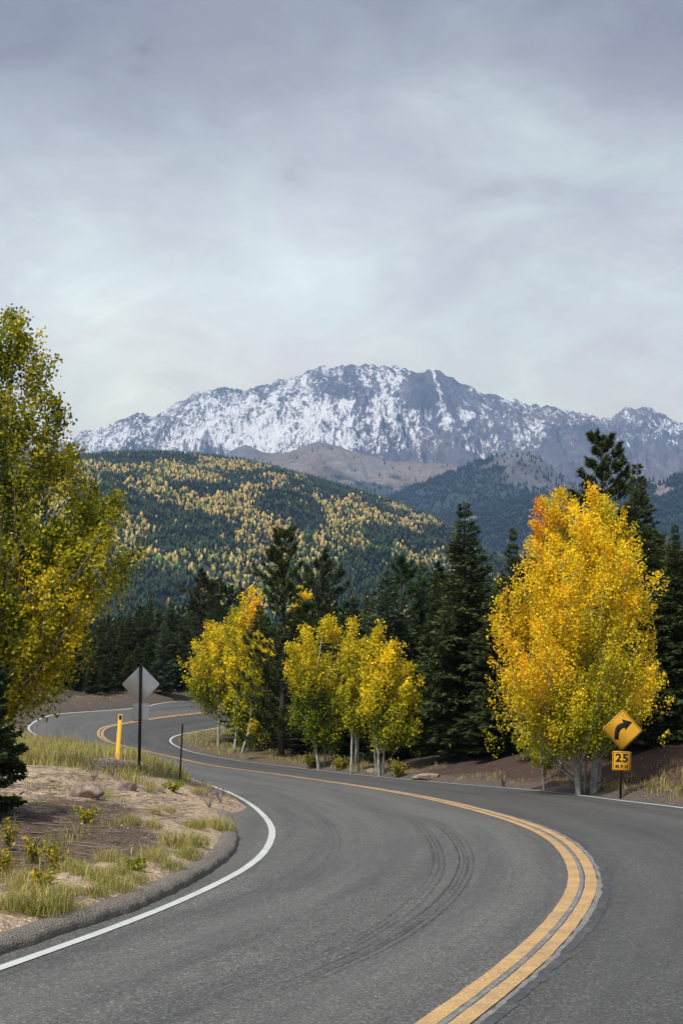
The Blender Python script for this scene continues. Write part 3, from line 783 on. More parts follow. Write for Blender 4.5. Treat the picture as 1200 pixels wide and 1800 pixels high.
def far_woods():
    n = 88000
    u = RNG.random(n); v = RNG.random(n) ** .85
    X, Y, z = grid_pos(rH, u, v); px = 600 + F * X / Y; py = HORIZON - F * (z - 2) / np.hypot(X, Y)
    keep = (px > -60) & (px < 1010); X, Y, z, px, py = [a[keep] for a in (X, Y, z, px, py)]; n = len(X)
    nz = fbm(X / 85, Y / 130, 5, 12); fine = RNG.random(n)
    patch = nz + .08 * gauss(px, py, 300, 900, 120, 45) + .09 * gauss(px, py, 480, 940, 380, 75) + .09 * gauss(px, py, 330, 822, 130, 22) + .03
    patch -= .10 * gauss(px, py, 200, 880, 70, 35) + .12 * gauss(px, py, 560, 860, 160, 22) + .12 * gauss(px, py, 800, 970, 120, 40) + .10 * gauss(px, py, 350, 1045, 500, 22) + .06 * gauss(px, py, 180, 830, 60, 40)
    patch = patch + .06 * (fbm(X / 22, Y / 30, 3, 19) - .5) * 2
    pa = sstep(.50, .61, patch) * .74 + .03
    asp = fine < pa
    dens = np.ones(n, bool)
    e = ~asp & dens
    P = np.stack([X, Y, z], -1); rr = RNG.random(n)
    H = 6 + 5.5 * rr
    c = np.array([.030, .050, .022])[None] * (.5 + 1.0 * RNG.random((n, 1))) + np.array([.012, .012, -.004])[None] * RNG.random((n, 1))
    cones('hillside_forest', P[e], H[e], H[e] * .18, c[e], M['far_needle'], 'dark evergreen forest covering the middle hill')
    ca = np.array([.62, .49, .17])[None] * (.55 + .75 * RNG.random((n, 1))) * (np.array([1, .85, .7])[None] ** RNG.random((n, 1)))
    gr = (RNG.random(n) < .16 + .3 * sstep(940, 1010, py))[:, None]; ca = np.where(gr, np.array([.16, .24, .06])[None] * (.7 + .6 * RNG.random((n, 1))), ca)
    blobs('hillside_aspens', P[asp], (4.0 + 4.2 * rr)[asp] * (.84 + .16 * sstep(1000, 860, py))[asp], (1.15 + 1.05 * rr)[asp] * (.82 + .18 * sstep(1000, 860, py))[asp], ca[asp], M['far_leaf'], 'golden aspen groves scattered over the middle hill')
    def woods(rd, n, nm, lab, fnk, hh=(8, 6)):
        u = RNG.random(n); v = RNG.random(n); X, Y, z = grid_pos(rd, u, v); px = 600 + F * X / Y; py = HORIZON - F * (z - 2) / np.hypot(X, Y)
        k = fnk(X, Y, px, py); X, Y, z = X[k], Y[k], z[k]; m_ = len(X); H = hh[0] + hh[1] * RNG.random(m_)
        c = np.array([.022, .040, .032])[None] * (.6 + .8 * RNG.random((m_, 1)))
        cones(nm, np.stack([X, Y, z], -1), H, H * .24, c, M['far_needle'], lab)
    woods(rC, 26000, 'spur_forest', 'blue green evergreens on the spur below the peak', lambda X, Y, px, py: (px > 560) & (px < 1230) & (RNG.random(len(px)) < .10 + .90 * np.maximum(sstep(0, .35, (875 - px) / 90 + (py - 815) / 110 + (fbm(X / 90, Y / 90, 4, 63) - .5) * 1.6), sstep(855, 885, py + (fbm(X / 80, Y / 140, 5, 43) - .5) * 60))))
    woods(rD, 15000, 'ridge_forest', 'dark evergreens on the ridge behind the big aspen', lambda X, Y, px, py: (px > 600) & (px < 1260) & (fbm(X / 60, Y / 60, 4, 47) + gauss(px, py, 1165, 860, 40, 30) * .3 < .68))
    woods(rB, 9000, 'shoulder_forest', 'sparse evergreens along the foot of the brown shoulder', lambda X, Y, px, py: (px > 350) & (px < 1000) & (RNG.random(len(px)) < .04 + .8 * sstep(.0, .3, (py - 838 - (px - 560) * .02) / 60 + (fbm(X / 70, Y / 70, 4, 61) - .5) * .9)), (7, 5))
far_woods()

# ------------------------------------------------------------------ foliage builders
def ortho(n, rng, bias=None):
    a = rng.normal(size=(n, 3))
    if bias is not None: a = a + bias
    a /= np.linalg.norm(a, axis=1)[:, None]
    b_ = rng.normal(size=(n, 3)); b_ -= (a * b_).sum(1)[:, None] * a; b_ /= np.linalg.norm(b_, axis=1)[:, None]
    return a, b_
def kites(P, A, B, L, W):
    """leaf-shaped four-cornered faces: centre-line along A, width along B"""
    A = A * L[:, None]; B = B * W[:, None] * .5
    V = np.stack([P, P + A * .42 + B, P + A, P + A * .42 - B], 1).reshape(-1, 3)
    Q = np.arange(len(P) * 4).reshape(-1, 4)
    return V, Q
PAL = np.array([[.030, .060, .010], [.110, .165, .015], [.50, .46, .025], [.90, .68, .030], [.92, .52, .020], [.74, .22, .03]])
def leaf_color(t):
    t = np.clip(t, 0, len(PAL) - 1.001); i = t.astype(int); f = (t - i)[:, None]
    return PAL[i] * (1 - f) + PAL[i + 1] * f

def make_aspen(name, base, crown_px, Y, trunks_px, tone, n_cl, n_lf, leaf, seed, label, fill=.15, bright=1.0, group=None, cat='tree', tone_fn=None, csize=.26, depth=.85, outer=.45, dead=0):
    """base: world point; crown_px: rows (y, x_left, x_right) of the crown as seen at depth Y; trunks_px: polylines with radius"""
    rng = np.random.default_rng(seed); root = empty(name, base)
    def loc(px, py): return at_depth(np.array(px, float), np.array(py, float), Y) - np.array(base)
    cp = np.array(crown_px, float); lo = loc(cp[:, 1], cp[:, 0]); hi = loc(cp[:, 2], cp[:, 0])
    zc = lo[:, 2]; cx = (lo[:, 0] + hi[:, 0]) / 2; rx = (hi[:, 0] - lo[:, 0]) / 2
    o = np.argsort(zc); zc, cx, rx = zc[o], cx[o], rx[o]
    y0 = base[1]; yoff = Y - y0
    # trunks
    tb = MB(); TR = []
    for tr in trunks_px:
        pts = np.array([[*loc(p[0], p[1]), p[2]] for p in tr]); pts[:, 1] = yoff + np.interp(np.arange(len(pts)), [0, len(pts) - 1], [0, 0]) + (tr[0][3] if len(tr[0]) > 3 else 0)
        k = catmull(pts, 6); k[1:, :2] += (rng.random((len(k) - 1, 2)) - .5) * .018
        if tr[0][1] >= crown_px[-1][0]: k[0, 2] -= .25
        tb.tube(k[:, :3], k[:, 3], 9); TR.append(k)
    allT = np.concatenate(TR)
    # boughs: each rises from a stem and ends in a pointed spray of leaf clusters
    hgt = zc[-1] - zc[0]; zs = np.linspace(zc[0], zc[-1], 400); w = np.interp(zs, zc, rx) ** 1.25 + .05 * rx.max(); cdf = np.cumsum(w); cdf /= cdf[-1]
    per = 13; nb = max(7, int(n_cl / per)); CL = []; AX = []; RH = []; PHI = []; SZ = []
    for j_ in range(nb):
        zt = np.interp((j_ + rng.random()) / nb, cdf, zs) + .03 * hgt * rng.random(); phi = j_ * 2.399 + rng.normal() * .4; rr_ = rng.random() ** .28
        Rz = np.interp(zt, zc, rx) * (.88 + .28 * rng.random()) * rr_
        tip = np.array([np.interp(zt, zc, cx) + Rz * math.cos(phi), yoff + Rz * depth * math.sin(phi), zt + .04 * hgt * rng.random()])
        d = np.hypot(allT[:, 0] - tip[0], allT[:, 1] - tip[1]); hz = tip[2] - d * .85 - .05 * hgt
        q = allT[(np.abs(allT[:, 2] - hz) + d * .5).argmin()]; a = q[:3].copy()
        if a[2] > tip[2] - .05: a[2] = tip[2] - .05
        L = np.linalg.norm(tip - a); mid = a * .45 + tip * .55 + np.array([0, 0, -.14 * L]) + rng.normal(size=3) * .05 * L
        f = lambda t: (1 - t) ** 2 * a + 2 * t * (1 - t) * mid + t * t * tip
        t = np.linspace(0, 1, 7)[:, None]; B = f(t); tb.tube(B, np.linspace(min(q[3] * .55, .008 + .009 * L), .003, 7), 4, cap=False)
        k_ = int(per * (.55 + .75 * rng.random()) * (.5 + .6 * L / (rx.max() + .3))) + 3
        sv = .22 + .78 * rng.random(k_) ** .8; wd = (.30 * (1 - sv) + .05) * L + csize * .22
        P_ = f(sv[:, None]) + rng.normal(size=(k_, 3)) * wd[:, None] * .62 * np.array([1, 1, .75]) + np.array([0, 0, .05])
        P_[:, 2] = np.maximum(P_[:, 2], zc[0] + .25 * rng.random(k_) * csize * 4)
        CL.append(P_); dr_ = f(np.minimum(sv + .05, 1.05)[:, None]) - f(sv[:, None]) + 1e-6; dr_ /= np.linalg.norm(dr_, axis=1)[:, None]; dr_ = dr_ * .8 + np.array([0, 0, .55]); AX.append(dr_ / np.linalg.norm(dr_, axis=1)[:, None])
        SZ.append(csize * (.55 + .65 * (1 - sv)) * (.7 + .6 * rng.random(k_))); bt = rng.normal() * .22
        PHI.append(np.full(k_, phi)); RH.append(np.stack([sv * rr_, np.full(k_, bt), np.full(k_, .80 + .36 * rng.random())], 1))
        for _ in range(3):
            s0 = rng.uniform(.3, .85); p0 = f(s0); e_ = P_[rng.integers(k_)]; tb.tube([p0, (p0 + e_) / 2 + [0, 0, -.02], e_], [.006, .004, .002], 3, cap=False)
    kf = int(fill * n_cl); zf = np.interp(rng.random(kf), cdf, zs); pf = rng.random(kf) * 6.283; rf = rng.random(kf) ** .38; Rf = np.interp(zf, zc, rx) * rf * (.82 + .25 * vnoise(pf * 1.6, zf * 1.8, seed))
    CL.append(np.stack([np.interp(zf, zc, cx) + Rf * np.cos(pf), yoff + Rf * depth * np.sin(pf), zf], 1)); AX.append(np.stack([np.cos(pf) * .5, np.sin(pf) * .5, .7 + 0 * pf], 1)); SZ.append(csize * (.5 + .6 * rng.random(kf))); PHI.append(pf); RH.append(np.stack([rf, rng.normal(size=kf) * .15, .85 + .3 * rng.random(kf)], 1))
    C = np.concatenate(CL); ax = np.concatenate(AX); cs = np.concatenate(SZ); ph = np.concatenate(PHI); RH = np.concatenate(RH); rho = RH[:, 0]; z = C[:, 2]; n_cl = len(C)
    for _ in range(dead):
        q = allT[rng.integers(len(allT) // 6, len(allT) // 3)]; d = rng.normal(size=3) * [1, .6, .25]; d /= np.linalg.norm(d); t = np.linspace(0, 1, 5)[:, None]
        tb.tube(q[:3] + d * t * .7 + np.array([0, 0, -.15]) * t * t, np.linspace(.018, .004, 5), 4, cap=False)
    tb.build('trunk', M['aspen_bark'], root, True)
    # leaves
    cnt = np.maximum(5, (n_lf * 1.15 * (cs / csize) ** 1.3 * (.6 + .8 * rng.random(n_cl)))).astype(int)
    idx = np.repeat(np.arange(n_cl), cnt); n = len(idx)
    g = rng.normal(size=(n, 3)) * cs[idx, None] * .36
    tt = rng.random(n) * 2 - 1
    P = C[idx] + g * (1 - .45 * tt[:, None]) + ax[idx] * (tt * cs[idx] * 1.15)[:, None]
    A, B = ortho(n, rng, np.array([0, 0, -.35])); s_ = leaf * (.7 + .6 * rng.random(n))
    V, Q = kites(P, A, B, s_, s_ * .95)
    hrel = np.clip((z - zc[0]) / (zc[-1] - zc[0]), 0, 1)
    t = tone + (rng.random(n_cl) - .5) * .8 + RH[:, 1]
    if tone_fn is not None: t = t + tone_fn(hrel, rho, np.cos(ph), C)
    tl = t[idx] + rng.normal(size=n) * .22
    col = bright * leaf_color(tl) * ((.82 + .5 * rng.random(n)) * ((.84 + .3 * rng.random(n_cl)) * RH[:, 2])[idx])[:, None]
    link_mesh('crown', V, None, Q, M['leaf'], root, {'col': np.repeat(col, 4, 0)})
    tag(root, label, cat, group)
    return root

def make_spruce(name, H, R, seed, color, dens=1.0, droop=.25, power=.85, sparse=0.0, spray=.24, first=.04, gap=.0):
    rng = np.random.default_rng(seed); root = empty(name, (0, 0, 0)); tb = MB()
    zz = np.linspace(-.3, H, 14); tb.tube(np.stack([.02 * np.sin(zz * 2 + seed), .02 * np.cos(zz * 1.7), zz], 1), np.linspace(.016 * H, .006, 14), 8)
    Ps = []; As = []; Ls = []; Cs = []
    nlev = max(int(H * 5.2), 34)
    for lv in range(nlev):
        f = first + (1 - first) * (lv + rng.random() * .6) / nlev
        if f > .995: continue
        zb = H * f; nb = rng.integers(5, 8)
        for b_ in range(nb):
            if rng.random() < sparse: continue
            phi = rng.random() * 6.283; 
            bulge = 1 + .28 * (vnoise(np.array([phi * 1.1 + 5]), np.array([f * 7]), seed)[0] - .5) * 2
            L = max(.10, R * (1 - f) ** power * (.62 + .5 * rng.random()) * bulge * min(1, .55 + f * 4))
            up = .55 * f - droop * (1 - f) + (rng.random() - .5) * .12
            n = max(8, int(dens * 150 * (L * (.30 * L + .16)) + 8))
            s = rng.random(n) ** .75 * .96 + .04; wid = .34 * L * (1 - s) * np.minimum(1, s * 4) + .05
            t = (rng.random(n) * 2 - 1); d = np.array([math.cos(phi), math.sin(phi)]); sd = np.array([-d[1], d[0]])
            x = s * L; z = zb + up * x + (.10 * (s ** 2.2) * L) - .22 * np.abs(t) * wid + rng.normal(size=n) * .025 - .06 * rng.random(n)
            xy = d[None] * x[:, None] + sd[None] * (t * wid)[:, None]
            Ps.append(np.c_[xy, z])
            dirn = d[None] * (.75) + sd[None] * (np.sign(t) * .75)[:, None] ; a = np.c_[dirn, up * .8 + .05 - .25 * np.abs(t) + rng.normal(size=n) * .28]; a[:, :2] += rng.normal(size=(n, 2)) * .25
            a /= np.linalg.norm(a, axis=1)[:, None]; As.append(a); Ls.append(spray * (.55 + .7 * rng.random(n)) * (.6 + .4 * min(1, L)))
            base = .7 + .6 * rng.random(); cc = np.array(color) * base * (.75 + .5 * rng.random((n, 1))); tip = sstep(.7, 1, s)[:, None] * .35; cc = cc * (1 + tip)
            Cs.append(cc)
            if L > .35:
                u = np.linspace(0, 1, 5); tb.tube(np.c_[d[0] * u * L * .9, d[1] * u * L * .9, zb + up * u * L * .9 + .1 * u ** 2.2 * L - .02], np.linspace(.010 + .008 * L, .004, 5), 4, cap=False)
    P = np.concatenate(Ps); A = np.concatenate(As); Ln = np.concatenate(Ls); C = np.concatenate(Cs)
    B = rng.normal(size=P.shape); B -= (A * B).sum(1)[:, None] * A; B /= np.linalg.norm(B, axis=1)[:, None]
    V, Q = kites(P, A, B, Ln, Ln * .30)
    tb.build('trunk', M['conifer_bark'], root, True)
    link_mesh('crown', V, None, Q, M['needle'], root, {'col': np.repeat(C, 4, 0)})
    root['h'] = H
    return root

def make_pine(name, H, R, seed, color, ntuft=520, first=.06, shape=None, brown=.0, nl=.15):
    rng = np.random.default_rng(seed); root = empty(name, (0, 0, 0)); tb = MB()
    zz = np.linspace(-.3, H * .985, 16); bx = .05 * np.sin(zz * .8 + seed); tb.tube(np.c_[bx, .04 * np.cos(zz * .9), zz], np.linspace(.017 * H, .012, 16), 8)
    shape = shape or [(0, .7), (.25, 1.0), (.55, .85), (.8, .55), (.93, .32), (1, .1)]
    sx = np.array(shape); T_ = []; D_ = []
    nbr = int(H * 11)
    for i in range(nbr):
        f = first + (1 - first) * (i + rng.random()) / nbr; f = min(f, .985); phi = rng.random() * 6.283
        L = R * np.interp(f, sx[:, 0], sx[:, 1]) * (.55 + .6 * rng.random()) * (1.15 if rng.random() < .25 else .9); d = np.array([math.cos(phi), math.sin(phi), 0]); sd = np.array([-d[1], d[0], 0])
        up = (-.15 + .55 * f) + rng.normal() * .12; u = np.linspace(0, 1, 6)
        path = d[None] * (u * L)[:, None] + sd[None] * (rng.normal() * .12 * L * u ** 2)[:, None] + np.c_[0 * u, 0 * u, H * f + up * u * L + .35 * L * u ** 2]
        tb.tube(path, np.linspace(.012 + .014 * L, .007, 6), 4, cap=False)
        nt_ = max(3, int(ntuft / nbr * (.5 + L / R)))
        for k_ in range(nt_):
            s = 1.0 if k_ == 0 else .28 + .72 * rng.random() ** .7
            p = np.array([np.interp(s, u, path[:, a]) for a in range(3)]); lat = (rng.random() * 2 - 1) * .62 * L * (1.15 - s) + rng.normal() * .03
            p2 = p + sd * lat + d * abs(lat) * .5 + np.array([0, 0, .10 + .12 * rng.random()]) * (.5 + L * .4)
            if k_ and abs(lat) > .1: tb.tube([p, p2], [.007, .005], 3, cap=False)
            a = (d * .6 + sd * np.sign(lat) * .35 + np.array([0, 0, .75])); T_.append(p2); D_.append(a / np.linalg.norm(a))
    T_ = np.array(T_); D_ = np.array(D_); k = 30; n = len(T_)
    idx = np.repeat(np.arange(n), k); m_ = len(idx)
    along = rng.random(m_) * .16; A = rng.normal(size=(m_, 3)); A /= np.linalg.norm(A, axis=1)[:, None]; A = A + D_[idx] * .95; A /= np.linalg.norm(A, axis=1)[:, None]
    P = T_[idx] - D_[idx] * along[:, None]; B = np.cross(A, rng.normal(size=(m_, 3))); B /= np.linalg.norm(B, axis=1)[:, None]
    Ln = nl * (.65 + .5 * rng.random(m_)); W = .015
    V = np.stack([P - B * W, P + B * W, P + A * Ln[:, None]], 1).reshape(-1, 3)
    c = np.array(color)[None] * (.7 + .6 * rng.random((n, 1)))[idx] * (.7 + .6 * rng.random((m_, 1)))
    if brown: 
        bsel = (rng.random(n) < brown)[idx]; c = np.where(bsel[:, None], np.array([.13, .085, .03]) * (.7 + .6 * rng.random((m_, 1))), c)
    tb.build('trunk', M['conifer_bark'], root, True)
    link_mesh('crown', V, np.arange(m_ * 3).reshape(-1, 3), None, M['needle'], root, {'col': np.repeat(c, 3, 0)})
    root['h'] = H
    return root

def copy_tree(o):
    c = o.copy(); COL.objects.link(c)
    for ch in list(o.children):
        k = ch.copy(); COL.objects.link(k); k.parent = c
        for g_ in list(ch.children):
            d = g_.copy(); COL.objects.link(d); d.parent = k
    return c
USED = {}
def use(proto):
    if proto.name not in USED: USED[proto.name] = 1; return proto
    return copy_tree(proto)
PH = {}
def plant(proto, px, top, Y, label, cat='tree', group=None, wide=1.0, rz=None, X=None, H=None):
    o = use(proto); h0 = PH[proto.name]
    if X is None: X = float(at_depth(px, HORIZON, Y)[0])
    g = gz(X, Y)
    if H is None: H = float(at_depth(px, top, Y)[2]) - g
    s = H / h0; o.location = (X, Y, g); o.scale = (s * wide, s * wide, s)
    o.rotation_euler = (0, 0, random.random() * 6.28 if rz is None else rz)
    for k in ('label', 'category', 'group'):
        if k in o: del o[k]
    tag(o, label, cat, group); return o
DG = (.030, .052, .026)
SP = [make_spruce('spruce_tree', 10, 1.75, 1, (.064, .086, .028), 1.6, .22, .80), make_spruce('spruce_tree', 9, 2.0, 2, (.064, .082, .026), 1.5, .18, .9), make_spruce('spruce_tree', 8, 2.0, 3, (.070, .098, .060), 1.1, .12, .8, .15)]
PN = [make_pine('pine_tree', 9, 1.9, 4, (.066, .090, .024), 1700), make_pine('pine_tree', 8, 1.7, 5, (.058, .076, .024), 1500, .1, [(0, .6), (.3, 1), (.6, 1), (.85, .75), (1, .3)]), make_pine('pine_tree', 7, 1.6, 6, (.060, .110, .034), 1150, .1, None, .08)]
for p in SP + PN: PH[p.name] = p['h']; del p['h']

plant(SP[0], 819, 880, 53, 'tall dense dark green spruce with pointed top left of the big golden aspen', wide=1.3, rz=.6)
plant(PN[0], 1066, 772, 46, 'tall pine with tufted crown rising above the big golden aspen', wide=1.0)
plant(SP[1], 1130, 812, 49, 'dark spruce just right of the tallest tufted pine, behind the golden aspen', wide=.95)
plant(SP[0], 906, 925, 60, 'narrow dark spruce between the tall pointed spruce and the golden aspen', wide=.8)
plant(SP[1], 1195, 920, 43, 'dark evergreen at the edge of the picture behind the yellow curve sign', wide=.9)
plant(SP[2], 682, 1000, 60, 'broad grey green spruce behind the yellow aspens left of the pointed spruce', wide=1.15)
plant(SP[2], 745, 985, 66, 'slender pale green spruce touching the tall pointed spruce', wide=.9)
plant(PN[0], 497, 935, 66, 'open branched pine with a bare leader standing tallest above the middle aspens', wide=.95)
plant(PN[1], 560, 990, 74, 'dark round topped pine right of the open branched pine', wide=.9)
plant(PN[2], 708, 984, 62, 'bright green tufted young pine above the yellow aspens', wide=.95)
plant(PN[1], 352, 1018, 104, 'bushy dark pine above the road sign seen from behind and the leftmost yellow aspen', wide=1.25)
plant(PN[2], 610, 1062, 70, 'small bright tufted pine between the middle aspens and the forest', wide=1.1)
plant(PN[1], 400, 1034, 97, 'dark pine directly behind the leftmost yellow aspen', wide=1.0)
plant(SP[2], 287, 1092, 101, 'grey green thin crowned spruce behind the far road bend', wide=1.0)
plant(SP[0], 262, 1042, 112, 'narrow spruce peeking over the forest left of the bushy pine', wide=.8)
plant(SP[1], 213, 1085, 104, 'dark spruce behind the yellow marker post across the far bend', wide=.9)
SPL = make_spruce('spruce_tree', 4.0, 1.15, 14, (.030, .048, .016), 3.6, .2, .6, 0, .15); PH[SPL.name] = SPL['h']; del SPL['h']
_b = on_surface([(4, 1440)], ground)[0]
plant(SPL, -14, None, float(_b[1]), 'low dark spruce under the large green and gold aspen at the left', wide=1.0, rz=1.0, X=float(_b[0]) - .28, H=float(_b[1]) / F * 285)
plant(SP[0], -95, 1000, 33, 'dark spruce hidden behind the large left aspen', wide=1.0)

# forest behind the first row
def fill_forest():
    TL = np.array([(-200, 1040), (60, 1075), (160, 1085), (200, 1075), (262, 1062), (330, 1055), (440, 1045), (520, 1040), (600, 1045), (700, 1020), (780, 1000), (870, 1010), (930, 960), (1010, 920), (1100, 900), (1160, 925), (1200, 940), (1400, 900)])
    placed = [(-6.9, 31)]
    n = 0; tries = 0
    rng = np.random.default_rng(99)
    lab = {0: 'dark evergreen packed into the forest behind the roadside aspens', 1: 'dark evergreen packed into the forest beyond the far road bend', 2: 'dark evergreen in the forest bank behind the golden aspen and curve sign'}
    grp = {0: 'evergreens of the forest behind the aspens', 1: 'evergreens beyond the far bend', 2: 'evergreens behind the golden aspen'}
    while n < 285 and tries < 30000:
        tries += 1
        px = rng.uniform(-30, 1240); Y = rng.uniform(41, 135) if rng.random() < .6 else (rng.uniform(41, 72) if px > 420 else rng.uniform(92, 125)); X = float(at_depth(px, HORIZON, Y)[0])
        e, sd, i = edge_info(np.array([X]), np.array([Y])); e = e[0]; sd = sd[0]
        if e < (3.0 if sd < 0 else 3.4) or (e > 34): continue
        if sd > 0 and Y < 92: continue
        if sd < 0 and 60 < Y < 92 and px < 450: continue
        if any((X - a) ** 2 + (Y - b_) ** 2 < (1.05 + .005 * Y) ** 2 for a, b_ in placed): continue
        s = F / Y; g = gz(X, Y); tl = np.interp(px, TL[:, 0], TL[:, 1]) + rng.random() ** 1.3 * (110 if px > 420 else 60)
        H = (HORIZON - tl) / s + CAM_Z - g
        if H < 2.5 or H > 17: continue
        k = rng.integers(0, 6); pr = (SP + PN)[k] if rng.random() < .5 and e > 9 else SP[rng.integers(0, 2)]
        w = rng.uniform(.85, 1.25) * min(1.3, max(.8, 8 / H))
        z_ = 1 if (Y > 92 and px < 430) else (2 if px > 880 else 0)
        plant(pr, px, None, Y, lab[z_], 'tree', grp[z_], w, None, X, H); placed.append((X, Y)); n += 1
    return n
fill_forest()
def undergrowth():
    rng = np.random.default_rng(12); n = 0; pl = []
    tries = 0
    while n < 62 and tries < 6000:
        tries += 1
        Y = rng.uniform(43, 100); px = rng.uniform(440, 1200); X = float(at_depth(px, HORIZON, Y)[0]); e, sd, i = edge_info(np.array([X]), np.array([Y]))
        if sd[0] > 0 or e[0] < (2.3 if X < 3 else 5.0) or e[0] > 9 or any((X - a) ** 2 + (Y - b_) ** 2 < 1.0 for a, b_ in pl): continue
        pl.append((X, Y)); n += 1
        plant(SP[rng.integers(0, 2)], px, None, Y, 'young dark spruce low at the front of the forest edge', 'tree', 'young spruces along the forest edge', rng.uniform(1.6, 2.2), None, X, rng.uniform(1.6, 3.4))
    n = 0; tries = 0
    while n < 26 and tries < 6000:
        tries += 1
        Y = rng.uniform(92, 116); px = rng.uniform(40, 390); X = float(at_depth(px, HORIZON, Y)[0]); e, sd, i = edge_info(np.array([X]), np.array([Y]))
        if sd[0] < 0 or e[0] < 2.3 or e[0] > 6 or any((X - a) ** 2 + (Y - b_) ** 2 < 1.6 for a, b_ in pl): continue
        pl.append((X, Y)); n += 1
        plant(SP[rng.integers(0, 2)], px, None, Y, 'young dark spruce at the outer edge of the far road bend', 'tree', 'young spruces beyond the far bend', rng.uniform(1.5, 2.0), None, X, rng.uniform(2.2, 4.5))
undergrowth()

# ------------------------------------------------------------------ aspens
def base_at(px, py):
    w = on_surface([(px, py)], ground)[0]; return (float(w[0]), float(w[1]), gz(w[0], w[1]))
def aspen(name, px, py, crown, trunks, tone, ncl, nlf, leaf, seed, label, **k):
    b_ = base_at(px, py); return make_aspen(name, b_, crown, b_[1], trunks, tone, ncl, nlf, leaf, seed, label, **k)

# the large one at the left
make_aspen('aspen_tree', (-7.3, 28.5, gz(-7.3, 28.5)),
    [(570, 10, 50), (600, -12, 70), (630, -40, 82), (660, -70, 90), (690, -95, 72), (715, -120, 82), (745, -140, 122), (780, -160, 146), (810, -170, 158), (860, -200, 155), (885, -220, 215), (905, -220, 240), (950, -220, 242), (1000, -220, 222), (1060, -210, 205), (1110, -200, 178), (1150, -190, 145), (1185, -170, 105), (1225, -130, 60), (1260, -60, 20)], 28.5,
    [[(-30, 1440, .17), (-25, 1250, .15), (-8, 1050, .12), (2, 850, .09), (10, 720, .065), (18, 690, .035), (28, 600, .012)], [(-25, 1200, .08), (20, 1000, .06), (70, 860, .03), (110, 745, .01)], [(-20, 1120, .09), (50, 1050, .06), (150, 960, .03), (235, 905, .01)], [(-22, 1180, .07), (-10, 1085, .06), (40, 1078, .035), (110, 1060, .012)]],
    1.42, 1750, 52, .066, 21, 'large aspen with green, brown and gold leaves leaning in from the left edge', bright=.80, fill=.08, csize=.30, depth=.8, outer=.5, cat='tree',
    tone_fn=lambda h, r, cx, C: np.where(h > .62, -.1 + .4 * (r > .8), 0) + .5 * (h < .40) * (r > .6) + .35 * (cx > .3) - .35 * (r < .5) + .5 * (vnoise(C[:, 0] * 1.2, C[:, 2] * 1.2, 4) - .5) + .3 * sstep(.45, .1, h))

# the big golden clump at the right
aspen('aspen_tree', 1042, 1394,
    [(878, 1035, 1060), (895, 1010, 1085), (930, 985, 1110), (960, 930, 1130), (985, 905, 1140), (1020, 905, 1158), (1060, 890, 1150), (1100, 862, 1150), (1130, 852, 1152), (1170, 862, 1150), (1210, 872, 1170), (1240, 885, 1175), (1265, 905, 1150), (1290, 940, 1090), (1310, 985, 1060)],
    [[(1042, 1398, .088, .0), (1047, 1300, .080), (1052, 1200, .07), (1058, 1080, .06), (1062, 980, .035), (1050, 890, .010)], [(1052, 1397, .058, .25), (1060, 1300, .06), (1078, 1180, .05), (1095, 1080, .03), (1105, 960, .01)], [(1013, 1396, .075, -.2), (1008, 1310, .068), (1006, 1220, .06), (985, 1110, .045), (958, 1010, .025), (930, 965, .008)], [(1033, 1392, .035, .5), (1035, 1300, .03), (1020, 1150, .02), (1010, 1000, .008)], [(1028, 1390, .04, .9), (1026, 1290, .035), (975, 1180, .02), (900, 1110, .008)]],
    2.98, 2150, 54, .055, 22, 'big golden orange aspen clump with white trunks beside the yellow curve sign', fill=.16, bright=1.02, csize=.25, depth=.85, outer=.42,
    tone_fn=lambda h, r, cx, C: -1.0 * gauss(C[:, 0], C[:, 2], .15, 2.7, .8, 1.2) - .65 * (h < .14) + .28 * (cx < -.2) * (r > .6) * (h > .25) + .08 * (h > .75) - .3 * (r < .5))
aspen('aspen_tree', 955, 1388, [(1292, 930, 975), (1302, 905, 1005), (1320, 905, 1002), (1335, 925, 990), (1345, 940, 972)],
    [[(955, 1390, .03), (952, 1350, .026), (945, 1300, .008)], [(952, 1352, .014), (975, 1332, .006)], [(952, 1350, .014), (930, 1325, .006)]], 1.5, 70, 34, .055, 23, 'small green aspen sapling under the big golden clump', csize=.2)
make_aspen('aspen_tree', (float(at_depth(985, 1300, 42)[0]), 42, gz(6.2, 42)), [(852, 975, 1000), (870, 965, 1008), (900, 945, 1010), (930, 955, 1012), (1000, 960, 1015)], 42, [[(985, 1350, .08), (990, 1100, .06), (990, 870, .01)]], 3.0, 150, 44, .058, 24, 'slim yellow aspen top showing above the big golden clump', csize=.22)
make_aspen('aspen_tree', (float(at_depth(948, 1300, 42.5)[0]), 42.5, gz(5.5, 42.5)), [(888, 938, 965), (905, 932, 972), (935, 930, 975), (970, 935, 980)], 42.5, [[(955, 1350, .07), (955, 1100, .05), (952, 900, .01)]], 4.3, 70, 44, .058, 25, 'orange leaved aspen top left above the big golden clump', csize=.2)

